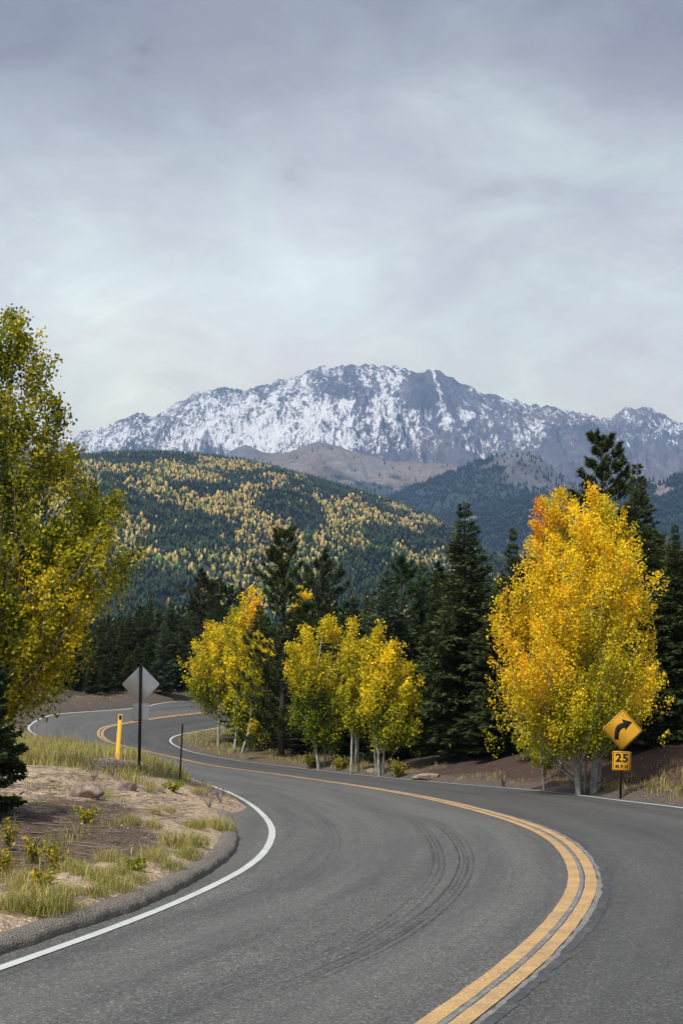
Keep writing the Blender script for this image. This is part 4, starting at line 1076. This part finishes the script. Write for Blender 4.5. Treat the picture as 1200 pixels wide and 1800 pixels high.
gY = lambda h, r, cx, C: -.5 * (h < .3) - .35 * (r < .55) + .3 * (h > .6)
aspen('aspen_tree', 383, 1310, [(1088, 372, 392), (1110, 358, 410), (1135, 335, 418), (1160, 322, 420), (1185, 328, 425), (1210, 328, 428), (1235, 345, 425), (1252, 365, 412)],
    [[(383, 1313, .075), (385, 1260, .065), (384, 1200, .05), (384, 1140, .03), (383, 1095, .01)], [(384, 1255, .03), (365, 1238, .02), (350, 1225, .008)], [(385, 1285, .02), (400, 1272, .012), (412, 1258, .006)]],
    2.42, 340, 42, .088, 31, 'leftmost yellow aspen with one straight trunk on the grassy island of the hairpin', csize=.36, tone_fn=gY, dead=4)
aspen('aspen_tree', 425, 1322, [(1080, 400, 422), (1110, 395, 450), (1130, 400, 472), (1165, 400, 482), (1200, 398, 478), (1240, 405, 470), (1275, 412, 482), (1305, 425, 480)],
    [[(412, 1318, .06), (416, 1270, .05), (415, 1180, .035), (410, 1090, .01)], [(424, 1328, .05, -.4), (440, 1270, .045), (445, 1180, .03), (440, 1130, .01)], [(436, 1325, .04, .3), (438, 1270, .035), (455, 1200, .01)], [(448, 1326, .035, .1), (447, 1270, .03), (460, 1220, .01)], [(420, 1322, .035, .5), (432, 1285, .03), (425, 1200, .01)]],
    2.45, 440, 40, .088, 32, 'many stemmed yellow aspen clump beside the single trunk aspen', csize=.34, tone_fn=gY, dead=3)
aspen('aspen_tree', 560, 1352, [(1085, 560, 580), (1105, 535, 600), (1130, 510, 612), (1160, 498, 622), (1200, 500, 625), (1240, 498, 625), (1270, 505, 610), (1295, 530, 600), (1315, 555, 590)],
    [[(560, 1354, .06), (553, 1300, .055), (548, 1250, .045), (560, 1160, .03), (570, 1092, .01)], [(570, 1354, .035, .3), (572, 1300, .03), (575, 1200, .02), (590, 1120, .008)]],
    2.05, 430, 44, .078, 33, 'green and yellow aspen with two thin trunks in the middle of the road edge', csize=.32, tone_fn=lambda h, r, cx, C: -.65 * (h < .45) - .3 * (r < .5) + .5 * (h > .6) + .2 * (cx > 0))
aspen('aspen_tree', 622, 1360, [(1095, 612, 628), (1120, 608, 636), (1150, 605, 650), (1200, 600, 660), (1250, 600, 655), (1285, 605, 640)],
    [[(617, 1361, .045), (618, 1300, .04), (620, 1200, .03), (620, 1100, .01)], [(624, 1362, .055, .2), (626, 1290, .05), (632, 1200, .03), (625, 1120, .01)], [(631, 1361, .03, .4), (630, 1300, .028), (640, 1200, .01)]],
    2.35, 220, 36, .074, 34, 'thin topped aspen with a close bundle of dark trunks between two fuller aspens', csize=.26, tone_fn=gY)
aspen('aspen_tree', 668, 1363, [(1105, 650, 668), (1125, 640, 690), (1150, 632, 712), (1180, 632, 725), (1210, 628, 740), (1240, 630, 728), (1265, 635, 735), (1285, 650, 745), (1300, 665, 735)],
    [[(666, 1365, .05), (664, 1320, .048), (660, 1280, .04), (662, 1200, .03), (660, 1115, .01)], [(672, 1364, .05, .2), (676, 1320, .045), (690, 1280, .03), (700, 1180, .01)], [(662, 1363, .03, .4), (658, 1300, .028), (665, 1200, .01)]],
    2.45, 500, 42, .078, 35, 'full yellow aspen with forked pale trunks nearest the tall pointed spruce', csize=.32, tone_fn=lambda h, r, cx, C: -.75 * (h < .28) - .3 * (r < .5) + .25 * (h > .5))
make_aspen('aspen_tree', (float(at_depth(530, 1300, 84)[0]), 84, gz(-2.2, 84)), [(1032, 522, 540), (1050, 515, 545), (1075, 518, 545), (1100, 500, 540), (1130, 505, 540)], 84, [[(528, 1330, .07), (530, 1150, .06), (531, 1040, .01)]], 3.0, 60, 40, .11, 36, 'yellow aspen peeking out behind the open branched pine', csize=.4)
make_aspen('aspen_tree', (float(at_depth(442, 1300, 84)[0]), 84, gz(-5, 84)), [(1028, 434, 450), (1055, 425, 455), (1085, 420, 470), (1110, 425, 475)], 84, [[(442, 1330, .07), (442, 1150, .06), (442, 1045, .01)]], 3.1, 36, 34, .11, 37, 'yellow aspen mostly hidden by evergreens above the clump of the hairpin', csize=.4)

# ------------------------------------------------------------------ shrubs and grasses
def blades(P, H, lean, W, colr, rng):
    n = len(P); a = rng.random(n) * 6.283; d = np.stack([np.cos(a), np.sin(a), 0 * a], 1); sd = np.stack([-np.sin(a + rng.normal(size=n) * .8), np.cos(a), 0 * a], 1)
    up = np.array([0, 0, 1.])
    p1 = P + (up * .55)[None] * H[:, None] + d * (H * lean * .22)[:, None]; p2 = P + up[None] * (H * (1 - .25 * lean))[:, None] + d * (H * lean * .75)[:, None]
    w = sd * W[:, None] * .5
    V = np.stack([P - w, P + w, p1 + w * .8, p1 - w * .8, p2], 1).reshape(-1, 3); b_ = np.arange(n) * 5
    return V, np.stack([b_ + 3, b_ + 2, b_ + 4], 1), np.stack([b_, b_ + 1, b_ + 2, b_ + 3], 1), np.repeat(colr, 5, 0)
GC = np.array([[.48, .41, .15], [.36, .34, .09], [.22, .25, .055], [.60, .50, .25]])
def grass_col(n, rng, mixw): return GC[rng.choice(4, n, p=mixw)] * (.7 + .6 * rng.random((n, 1)))
def clump_positions(cx, cy, rad, nb, rng):
    n = len(cx); idx = np.repeat(np.arange(n), nb); g = rng.normal(size=(len(idx), 2)) * rad[idx, None] * .5
    X = cx[idx] + g[:, 0]; Y = cy[idx] + g[:, 1]; return X, Y, idx
def make_grass():
    rng = np.random.default_rng(5); Vs = []; Ts = []; Qs = []; Cs = []; off = 0
    def add(X, Y, H, lean, W, c):
        nonlocal off
        z = ground(X, Y) - .01; V, T_, Q_, C_ = blades(np.stack([X, Y, z], 1), H, lean, W, c, rng); Vs.append(V); Ts.append(T_ + off); Qs.append(Q_ + off); Cs.append(C_); off += len(V)
    # meadow on the back of the island
    def region(n, xr, yr, cond, nb, hmin, hmax, mixw, rad=.22, W=.008, lean=(.2, 1.)):
        X = rng.uniform(*xr, n); Y = rng.uniform(*yr, n); e, sd, _ = edge_info(X, Y); k = cond(X, Y, e, sd); X, Y = X[k], Y[k]
        if not len(X): return
        X2, Y2, idx = clump_positions(X, Y, np.full(len(X), rad), nb, rng); e, sd, _ = edge_info(X2, Y2); k = e > .08; X2, Y2, idx = X2[k], Y2[k], idx[k]
        hc = rng.uniform(hmin, hmax, len(X))[idx] * (.5 + .6 * rng.random(len(idx))); tint = (.8 + .4 * rng.random((len(X), 1)))[idx]
        add(X2, Y2, hc, rng.uniform(*lean, len(idx)), np.full(len(idx), W) * (.7 + .6 * rng.random(len(idx))), grass_col(len(idx), rng, mixw) * tint)
    isl = lambda X, Y, e, sd: (sd > 0) & (e > .15) & (e < 14)
    nn = lambda X, Y, s, t: vnoise(X * s, Y * s, 3) > t
    region(3600, (-16, -3.2), (27.5, 60), lambda X, Y, e, sd: isl(X, Y, e, sd) & nn(X, Y, .6, .36) & (X < -4.5 - (Y - 40) * .15) & (Y < 58), 24, .14, .46, [.34, .34, .14, .18], .3, .010)
    region(700, (-9, -1), (34, 52), lambda X, Y, e, sd: isl(X, Y, e, sd) & nn(X, Y, .8, .55), 16, .08, .30, [.34, .3, .16, .2], .16, .008)
    region(1500, (-8, -1.2), (14, 34), lambda X, Y, e, sd: isl(X, Y, e, sd) & nn(X, Y, .9, .70), 12, .05, .2, [.3, .34, .2, .16], .14, .006)
    region(420, (-6, -3.2), (14, 23.5), lambda X, Y, e, sd: isl(X, Y, e, sd) & (e > .3) & (e < 2.0) & nn(X, Y, 1.1, .56), 16, .08, .26, [.25, .38, .25, .12], .16, .006)
    region(1200, (-12, 2), (52, 90), lambda X, Y, e, sd: (sd < 0) & (e > .1) & (e < 2.6), 24, .15, .38, [.42, .22, .06, .30], .3, .013)
    region(600, (-12, 4), (52, 90), lambda X, Y, e, sd: (sd < 0) & (e > 1.5) & (e < 3), 16, .12, .3, [.3, .4, .2, .1], .3, .012)
    region(700, (2, 11), (30, 56), lambda X, Y, e, sd: (sd < 0) & (e > .25) & (e < 1.6) & nn(X, Y, 1.0, .52), 18, .06, .26, [.35, .3, .15, .2], .2, .009)
    region(110, (4.5, 9.5), (33, 39), lambda X, Y, e, sd: (sd < 0) & (e > .3) & (e < 2.4), 18, .12, .34, [.42, .28, .1, .2], .2, .009)
    region(500, (-20, -8), (88, 112), lambda X, Y, e, sd: (sd > 0) & (e > .6) & (e < 3.5), 14, .1, .28, [.4, .3, .1, .2], .35, .014)
    # tall seeded stems
    n = 170; X = rng.uniform(-12.5, -4.6, n); Y = rng.uniform(42, 60, n); e, sd, _ = edge_info(X, Y); k = (sd > 0) & (e > .2) & (e < 5); X, Y = X[k], Y[k]
    add(X, Y, rng.uniform(.5, .95, len(X)), rng.uniform(.1, .5, len(X)), np.full(len(X), .012), np.array([.34, .29, .15])[None] * (.8 + .4 * rng.random((len(X), 1))))
    o = link_mesh('grass', np.concatenate(Vs), np.concatenate(Ts), np.concatenate(Qs), M['grass'], None, {'col': np.concatenate(Cs)})
    tag(o, kind='stuff', label='dry yellow green grass on the gravel island and road verges')
make_grass()

def tuft_proto(seed, h, rad, n, mixw, W=.005, tips=None):
    rng = np.random.default_rng(seed); a = rng.random(n) * 6.283; r = rad * .62 * rng.random(n) ** .7
    P = np.stack([r * np.cos(a), r * np.sin(a), -.01 + 0 * a], 1); H = h * (.30 + .72 * rng.random(n) ** 1.3); lean = .25 + 1.1 * rng.random(n)
    V, T_, Q_, C_ = blades(P, H, lean, np.full(n, W), grass_col(n, rng, mixw), rng)
    return link_mesh('grass_tuft', V, T_, Q_, M['grass'], None, {'col': C_})
TF = [tuft_proto(1, .34, .34, 420, [.22, .42, .26, .10]), tuft_proto(2, .26, .30, 300, [.16, .36, .42, .06]), tuft_proto(3, .38, .36, 420, [.44, .26, .12, .18])]
TUFTS = [(387,1460,2,1.1),(371,1452,0,.8),(342,1456,0,.9),(312,1489,2,1.25),(342,1486,0,1.0),(329,1508,1,1.1),(269,1513,2,.95),(298,1527,1,1.05),(208,1535,1,1.0),(240,1550,1,.85),(181,1551,0,1.0),(167,1573,1,1.1),(212,1566,0,.8),(192,1514,2,.8),(46,1564,2,1.0),(71,1604,0,1.35),(117,1573,1,.9),(146,1539,0,.8),(267,1456,2,.7),(227,1448,2,.7),(271,1431,2,.6),(296,1428,2,.6),(260,1392,1,.8),(350,1398,2,.9),(130,1530,0,.8),(96,1588,2,1.0),(20,1600,0,1.1),(120,1606,1,.9),(225,1522,0,.6)]
def gpos(L_): 
    W = on_surface([(a, b_) for a, b_ in L_], ground); return W
tw = gpos([(t[0], t[1]) for t in TUFTS])
usedT = set()
for (px, py, k, s), w in zip(TUFTS, tw):
    o = TF[k] if k not in usedT else TF[k].copy()
    if k in usedT: COL.objects.link(o)
    usedT.add(k)
    o.location = (w[0], w[1], gz(w[0], w[1])); o.scale = (s, s, s * .78); o.rotation_euler = (0, 0, random.random() * 6.28)
    tag(o, 'tuft of bunchgrass growing from the pink gravel behind the kerb', 'grass tuft', 'bunchgrass tufts on the gravel island')

def make_weed(name, kind, seed, h, rad):
    rng = np.random.default_rng(seed); mb = MB(); col = {'yellow': (.62, .48, .04), 'lime': (.42, .46, .04), 'purple': (.26, .19, .46), 'bush': (.50, .40, .06)}[kind]
    n = {'yellow': 11, 'lime': 22, 'purple': 20, 'bush': 34}[kind]
    root = empty(name, (0, 0, 0)); Ps = []; As = []
    for i in range(n):
        a = rng.random() * 6.283; l = h * (.55 + .5 * rng.random()); o_ = rad * (.3 + .7 * rng.random()); t = np.linspace(0, 1, 5)
        path = np.c_[np.cos(a) * o_ * t ** 1.3, np.sin(a) * o_ * t ** 1.3, l * t]; mb.tube(path, np.linspace(.004, .0015, 5), 3, cap=False)
        m_ = {'yellow': 26, 'lime': 26, 'purple': 7, 'bush': 30}[kind]; s = (.3 + .7 * rng.random(m_)) if kind != 'purple' else (.75 + .27 * rng.random(m_))
        Ps.append(np.stack([np.interp(s, t, path[:, q]) for q in range(3)], 1) + rng.normal(size=(m_, 3)) * (.012 if kind != 'bush' else .05))
    P = np.concatenate(Ps); A, B = ortho(len(P), rng, np.array([0, 0, .6])); L_ = {'yellow': .055, 'lime': .05, 'purple': .022, 'bush': .07}[kind] * (.6 + .8 * rng.random(len(P)))
    V, Q = kites(P, A, B, L_, L_ * (.4 if kind in ('yellow', 'lime') else .9)); c = np.array(col)[None] * (.6 + .6 * rng.random((len(P), 1)))
    g = rng.random(len(P)) < {'yellow': .35, 'lime': .3, 'purple': .15, 'bush': .35}[kind]; c[g] = np.array([.16, .20, .05])
    mb.build('stems', M['dead_wood'] if kind != 'lime' else M['conifer_bark'], root)
    link_mesh('foliage', V, None, Q, M['leaf'], root, {'col': np.repeat(c, 4, 0)})
    return root
WEEDS = [('yellow', 14, 1500, .42, .16, 'yellow leafed weed at the very edge of the brown bank'), ('yellow', 150, 1447, .22, .20, 'yellow leafed sprig alone on the brown bank'), ('yellow', 62, 1520, .34, .18, 'yellow weed on the brown bank above the lowest grass'), ('yellow', 97, 1530, .34, .2, 'bright yellow weed near the foot of the brown bank'), ('yellow', 78, 1580, .34, .22, 'yellow weed mixed into the large grass tuft by the kerb'), ('yellow', 8, 1545, .30, .2, 'low yellow weed at the edge below the brown bank'),
    ('lime', 304, 1392, .20, .26, 'bright lime yellow low plant on the crest of the gravel'), ('lime', 238, 1530, .12, .14, 'small green rosette on the gravel'),
    ('purple', 198, 1366, .45, .30, 'purple flowering aster left of the sign post'), ('purple', 368, 1420, .35, .26, 'purple flowering aster beside the edge line'), ('purple', 388, 1412, .30, .14, 'small purple aster at the tip of the kerb'), ('purple', 165, 1372, .36, .25, 'purple flowering aster in the tall grass'),
    ('bush', 700, 1366, .50, .35, 'small yellow bush at the roadside beside the boulder'), ('bush', 548, 1350, .5, .4, 'yellow green bush under the green and yellow aspen'), ('bush', 598, 1353, .45, .35, 'pale bush between the middle aspen trunks')]
wp = gpos([(w[1], w[2]) for w in WEEDS])
for q, (w, p) in enumerate(zip(WEEDS, wp)):
    sc_ = p[1] / 30 if w[0] == 'bush' else 1.0
    o = make_weed({'yellow': 'yellow_weed', 'lime': 'leafy_plant', 'purple': 'purple_aster', 'bush': 'roadside_bush'}[w[0]], w[0], 60 + q, w[3], w[4]); o.location = (p[0], p[1], gz(p[0], p[1]) - .01)
    tag(o, w[5], 'bush' if w[0] == 'bush' else 'wild plant')

# ------------------------------------------------------------------ rocks, twigs and stones
def rock_mesh(name, dims, seed, mat):
    import bmesh
    bm = bmesh.new(); bmesh.ops.create_icosphere(bm, subdivisions=4, radius=1.0); rng = np.random.default_rng(seed + 5)
    P = np.array([v.co[:] for v in bm.verts])
    for _ in range(9):                                     # chisel flat faces
        nrm = rng.normal(size=3); nrm /= np.linalg.norm(nrm); d = .45 + .30 * rng.random(); s = P @ nrm; P = P - np.maximum(s - d, 0)[:, None] * nrm
    P *= (1 + .10 * (fbm(P[:, 0] * 3 + seed, P[:, 1] * 3 + P[:, 2] * 2, 4, seed) - .5))[:, None]
    P = P * np.array(dims) / 2; F_ = np.array([[v.index for v in f.verts] for f in bm.faces]); bm.free()
    return link_mesh(name, P, F_, None, mat)
ROCKS = [(152, 1400, (.56, .45, .42), 'blocky brown rock on the grassy crest of the island'), (223, 1388, (.52, .4, .26), 'flat brown rock between the blocky rock and the sign post'), (278, 1390, (.36, .3, .14), 'small flat stone right of the sign post'), (340, 1381, (.26, .2, .2), 'small dark stone beside the edge line'), (756, 1369, (1.2, .6, .36), 'long low brown boulder across the road left of the stump'), (655, 1356, (.5, .4, .25), 'low stone beside the forked aspen trunks'), (1024, 1388, (.3, .25, .12), 'pale stone at the foot of the white aspen trunks')]
for q, ((px, py, dm, lab), w) in enumerate(zip(ROCKS, gpos([(r[0], r[1]) for r in ROCKS]))):
    o = rock_mesh('rock' if dm[0] < 1 else 'boulder', dm, 40 + q, M['rock']); o.location = (w[0], w[1], gz(w[0], w[1]) + dm[2] * .02); o.rotation_euler = (0, 0, q * 1.3 * (dm[0] < 1)); tag(o, lab, 'rock' if dm[0] < 1 else 'boulder')
w = gpos([(885, 1384)])[0]; mb = MB(); t = np.linspace(0, 1, 7); mb.tube(np.c_[-.05 * t, .02 * t, .26 * t - .03], [.075, .05, .042, .04, .045, .035, .02], 8); mb.tube([(0, 0, .08), (.06, .0, .16), (.07, 0, .2)], [.02, .014, .006], 5)
o = mb.build('tree_stump', M['conifer_bark'], None, True); o.location = (w[0], w[1], gz(w[0], w[1])); tag(o, 'thin dark broken stump sticking up by the road before the sapling', 'stump')

def make_litter():
    rng = np.random.default_rng(8)
    mb = MB(); n = 820; X = np.r_[rng.normal(-4.2, 1.1, 700), rng.uniform(4, 11, 120)]; Y = np.r_[rng.uniform(14.5, 27, 700), rng.uniform(31, 42, 120)]; e, sd, _ = edge_info(X, Y); k = e > .5; X, Y = X[k], Y[k]; Z = ground(X, Y)
    for x, y, z in zip(X, Y, Z):
        a = rng.random() * 6.28; l = rng.uniform(.12, .55); t = np.linspace(-.5, .5, 4); mb.tube(np.c_[x + np.cos(a) * l * t + rng.normal(size=4) * .02, y + np.sin(a) * l * t, z + .015 + .05 * rng.random() * (t + .5) + 0 * t], [.005, .007, .006, .002], 3, cap=False)
    tag(mb.build('fallen_twigs', M['dead_wood']), kind='stuff', label='dead twigs lying on the brown bank')
    import bmesh
    bm = bmesh.new(); bmesh.ops.create_icosphere(bm, subdivisions=1, radius=1.0); B = np.array([v.co[:] for v in bm.verts]); Fc = np.array([[v.index for v in f.verts] for f in bm.faces]); bm.free()
    n = 9000; X = rng.uniform(-9, .2, n); Y = rng.uniform(13, 48, n) ; e, sd, _ = edge_info(X, Y); k = (sd > 0) & (e > .25); X, Y = X[k], Y[k]
    n2 = 1500; X2 = rng.uniform(2, 12, n2); Y2 = rng.uniform(30, 58, n2); e, sd, _ = edge_info(X2, Y2); k = (sd < 0) & (e > .1) & (e < 4); X = np.r_[X, X2[k]]; Y = np.r_[Y, Y2[k]]; n = len(X)
    Z = ground(X, Y); s = .006 + .016 * rng.random(n) ** 3; s = np.where(rng.random(n) < .02, s * 2.2, s)
    V = B[None] * (.6 + .6 * rng.random((n, len(B), 1))) * (s[:, None] * np.array([1, 1, .7]))[:, None] + np.stack([X, Y, Z + s * .3], 1)[:, None]
    c = np.array([.44, .34, .28])[None] * (.45 + .8 * rng.random((n, 1)))
    m, nt, b_ = new_mat('pebbles'); nt.links.new(attr(nt), b_.inputs['Base Color']); b_.inputs['Roughness'].default_value = .9
    o = link_mesh('gravel', V.reshape(-1, 3), (np.arange(n)[:, None, None] * len(B) + Fc[None]).reshape(-1, 3), None, m, None, {'col': np.repeat(c, len(B), 0)}); tag(o, kind='stuff', label='loose pinkish gravel stones on the island and verge')
make_litter()

# ------------------------------------------------------------------ signs and posts
FACE = Matrix(((1, 0, 0, 0), (0, 0, -1, 0), (0, 1, 0, 0), (0, 0, 0, 1)))      # drawing plane: x right, y up, z towards the viewer
def face_at(cx, cz, y, rot=0.0):
    return Matrix.Translation((cx, y, cz)) @ FACE @ Matrix.Rotation(rot, 4, 'Z')
def rrect(w, h, r, n=6):
    out = []
    for (cx, cy, a0) in ((w / 2 - r, h / 2 - r, 0), (-w / 2 + r, h / 2 - r, 90), (-w / 2 + r, -h / 2 + r, 180), (w / 2 - r, -h / 2 + r, 270)):
        for i in range(n + 1):
            a = math.radians(a0 + 90 * i / n); out.append((cx + r * math.cos(a), cy + r * math.sin(a)))
    return out
def ring(mb, o_, i_, z0, z1, Mx):
    n = len(o_); V = [(p[0], p[1], z) for z in (z0, z1) for p in o_] + [(p[0], p[1], z) for z in (z0, z1) for p in i_]
    q = []
    for a in range(n):
        b_ = (a + 1) % n; q += [(n + a, n + b_, 3 * n + b_, 3 * n + a), (a, b_, n + b_, n + a), (2 * n + a, 3 * n + a, 3 * n + b_, 2 * n + b_), (a, 2 * n + a, 2 * n + b_, b_)]
    V = np.array(V, float); V = (np.array(Mx)[:3, :3] @ V.T).T + np.array(Mx)[:3, 3]; mb.add(V, None, q)
def text_mesh(name, body, size, Mx, mat, parent, sx=1.0, bold=.0, sp=1.0):
    cu = bpy.data.curves.new(name, 'FONT'); cu.body = body; cu.size = size; cu.align_x = 'CENTER'; cu.align_y = 'CENTER'; cu.extrude = .0012; cu.offset = bold; cu.space_character = sp; cu.resolution_u = 4
    ob = bpy.data.objects.new(name, cu); COL.objects.link(ob); bpy.context.view_layer.update()
    me = bpy.data.meshes.new_from_object(ob.evaluated_get(bpy.context.evaluated_depsgraph_get())); bpy.data.objects.remove(ob)
    xs = [v.co.x for v in me.vertices]; ys = [v.co.y for v in me.vertices]; cx, cy = (min(xs) + max(xs)) / 2, (min(ys) + max(ys)) / 2
    me.transform(Mx @ Matrix.Diagonal((sx, 1, 1, 1)) @ Matrix.Translation((-cx, -cy, 0))); me.materials.clear(); me.materials.append(mat)
    o = bpy.data.objects.new(name, me); COL.objects.link(o); o.parent = parent; return o
def bolt(parent, x, z, y, r=.012):
    mb = MB(); Mx = face_at(x, z, y); mb.prism([(r * math.cos(a * math.pi / 3), r * math.sin(a * math.pi / 3)) for a in range(6)], 0, .008, Mx); mb.build('bolt', M['bolt'], parent)

def curve_sign():
    w = base_at(1090, 1404); s = w[1] / F
    root = empty('curve_warning_sign', w); root.rotation_euler = (0, math.radians(3.0), math.radians(2))
    mb = MB(); mb.box((-.020, .03, 150 * s / 2 - .15), (.008, .05, 150 * s + .3)); mb.box((.020, .03, 150 * s / 2 - .15), (.008, .05, 150 * s + .3)); mb.box((0, .052, 150 * s / 2 - .15), (.032, .006, 150 * s + .3)); mb.build('post', M['post_rust'], root)
    cz = 117.5 * s; side = 71.5 * s / math.sqrt(2); r = .045
    Mx = face_at(0, cz, 0, math.radians(45)); mb = MB(); mb.prism(rrect(side, side, r), -.003, .0, Mx); pn = mb.build('diamond_panel', M['sign_yellow'], root)
    mb = MB(); ring(mb, rrect(side * .952, side * .952, r * .8), rrect(side * .918, side * .918, r * .65), .0005, .0025, Mx); mb.build('border', M['sign_black'], root)
    # bent arrow, drawn from the photo (units: photo pixels / 6 about the panel centre)
    A = [(-85, -102), (-85, -30), (-78, 10), (-60, 45), (-30, 66), (5, 76), (-12, 112), (102, 88), (30, -2), (24, 26), (-2, 16), (-22, 0), (-32, -22), (-38, -50), (-38, -102)]
    A = [(x / 6 * s * .98, y / 6 * s) for x, y in A]
    mb = MB(); mb.prism(A, .0005, .0025, face_at(0, cz, 0)); mb.build('arrow', M['sign_black'], root)
    bolt(root, 0, cz + 26 * s, -.001); bolt(root, 0, cz - 28 * s, -.001)
    pz = 64 * s; pw, ph = 32.5 * s, 33.5 * s; Mp = face_at(0, pz, 0)
    mb = MB(); mb.prism(rrect(pw, ph, .03), -.003, 0, Mp); mb.build('speed_panel', M['sign_yellow'], root)
    mb = MB(); ring(mb, rrect(pw * .93, ph * .93, .024), rrect(pw * .875, ph * .875, .018), .0005, .0025, Mp); mb.build('border', M['sign_black'], root)
    text_mesh('numerals', '25', 19.5 * s, face_at(0, pz + 5.6 * s, -.002), M['sign_black'], root, 1.12, .008, 1.10)
    text_mesh('lettering', 'M.P.H', 8.2 * s, face_at(0, pz - 9.2 * s, -.002), M['sign_black'], root, 1.0, .004, 1.12)
    bolt(root, 0, pz + 13.5 * s, -.001, .008); bolt(root, 0, pz - 1.5 * s, -.001, .008)
    tag(root, 'yellow diamond curve sign with arrow and 25 M.P.H plate by the golden aspen', 'road sign')
curve_sign()
def back_sign():
    w = base_at(245, 1358); s = w[1] / F
    root = empty('road_sign', w)
    mb = MB(); h = 186 * s; mb.box((0, -.035, h / 2 - .15), (.050, .006, h + .3)); mb.box((-.028, -.020, h / 2 - .15), (.006, .036, h + .3)); mb.box((.028, -.020, h / 2 - .15), (.006, .036, h + .3)); mb.build('post', M['post'], root)
    side = 67.5 * s / math.sqrt(2); mb = MB(); mb.prism(rrect(side, side, .05), -.004, 0, face_at(0, 152 * s, .003, math.radians(45))); mb.build('diamond_panel', M['steel_back'], root)
    mb = MB(); mb.prism(rrect(28.5 * s, 30.5 * s, .04), -.004, 0, face_at(.01, 103.5 * s, .006)); mb.build('plate', M['steel_back'], root)
    for z in (172, 130, 112, 95): bolt(root, 0, z * s, -.039, .011)
    tag(root, 'grey back of a diamond road sign on a dark post on the island', 'road sign')
back_sign()
def posts():
    w = base_at(206, 1334); s = w[1] / F; root = empty('marker_post', w); root.rotation_euler = (0, math.radians(3.2), 0)
    mb = MB(); h = 77 * s; n = 7; a = np.linspace(-1, 1, n); hw = .048
    front = [(x * hw, .02 * x * x) for x in a]; back = [(x * hw, .02 * x * x + .006) for x in a[::-1]]
    mb.prism(front + back, -.15, h); mb.build('blade', M['delineator'], root)
    mb = MB(); mb.box((.0, -.002, h - .07), (.05, .004, .10)); mb.build('reflector', M['sign_black'], root)
    tag(root, 'flat yellow marker post with a black tip left of the sign post', 'marker post')
    w = base_at(316, 1374); s = w[1] / F; root = empty('marker_post', w); root.rotation_euler = (0, math.radians(2.2), 0); h = 99 * s
    mb = MB(); mb.box((0, 0, h / 2 - .1), (.034, .012, h + .2)); mb.box((0, .012, h / 2 - .1), (.008, .02, h + .2)); mb.build('stake', M['post'], root)
    mb = MB(); mb.box((0, -.009, h - .06), (.036, .005, .10)); mb.build('cap', M['post_rust'], root)
    tag(root, 'thin dark steel marker stake beside the near edge line', 'marker post')
posts()


# ------------------------------------------------------------------ air
def make_haze():
    mb = MB(); mb.box((0, 0, 740), (17600, 17600, 1642))
    m = bpy.data.materials.new('haze'); m.use_nodes = True; nt = m.node_tree; nt.nodes.clear()
    out = nd(nt, 'ShaderNodeOutputMaterial'); v = nd(nt, 'ShaderNodeVolumePrincipled')
    v.inputs['Color'].default_value = (.35, .57, 1.0, 1); v.inputs['Density'].default_value = 1.2e-4; v.inputs['Anisotropy'].default_value = .1
    nt.links.new(v.outputs[0], out.inputs['Volume'])
    tag(mb.build('haze', m), kind='stuff', label='thin blue air haze over the valley')
make_haze()
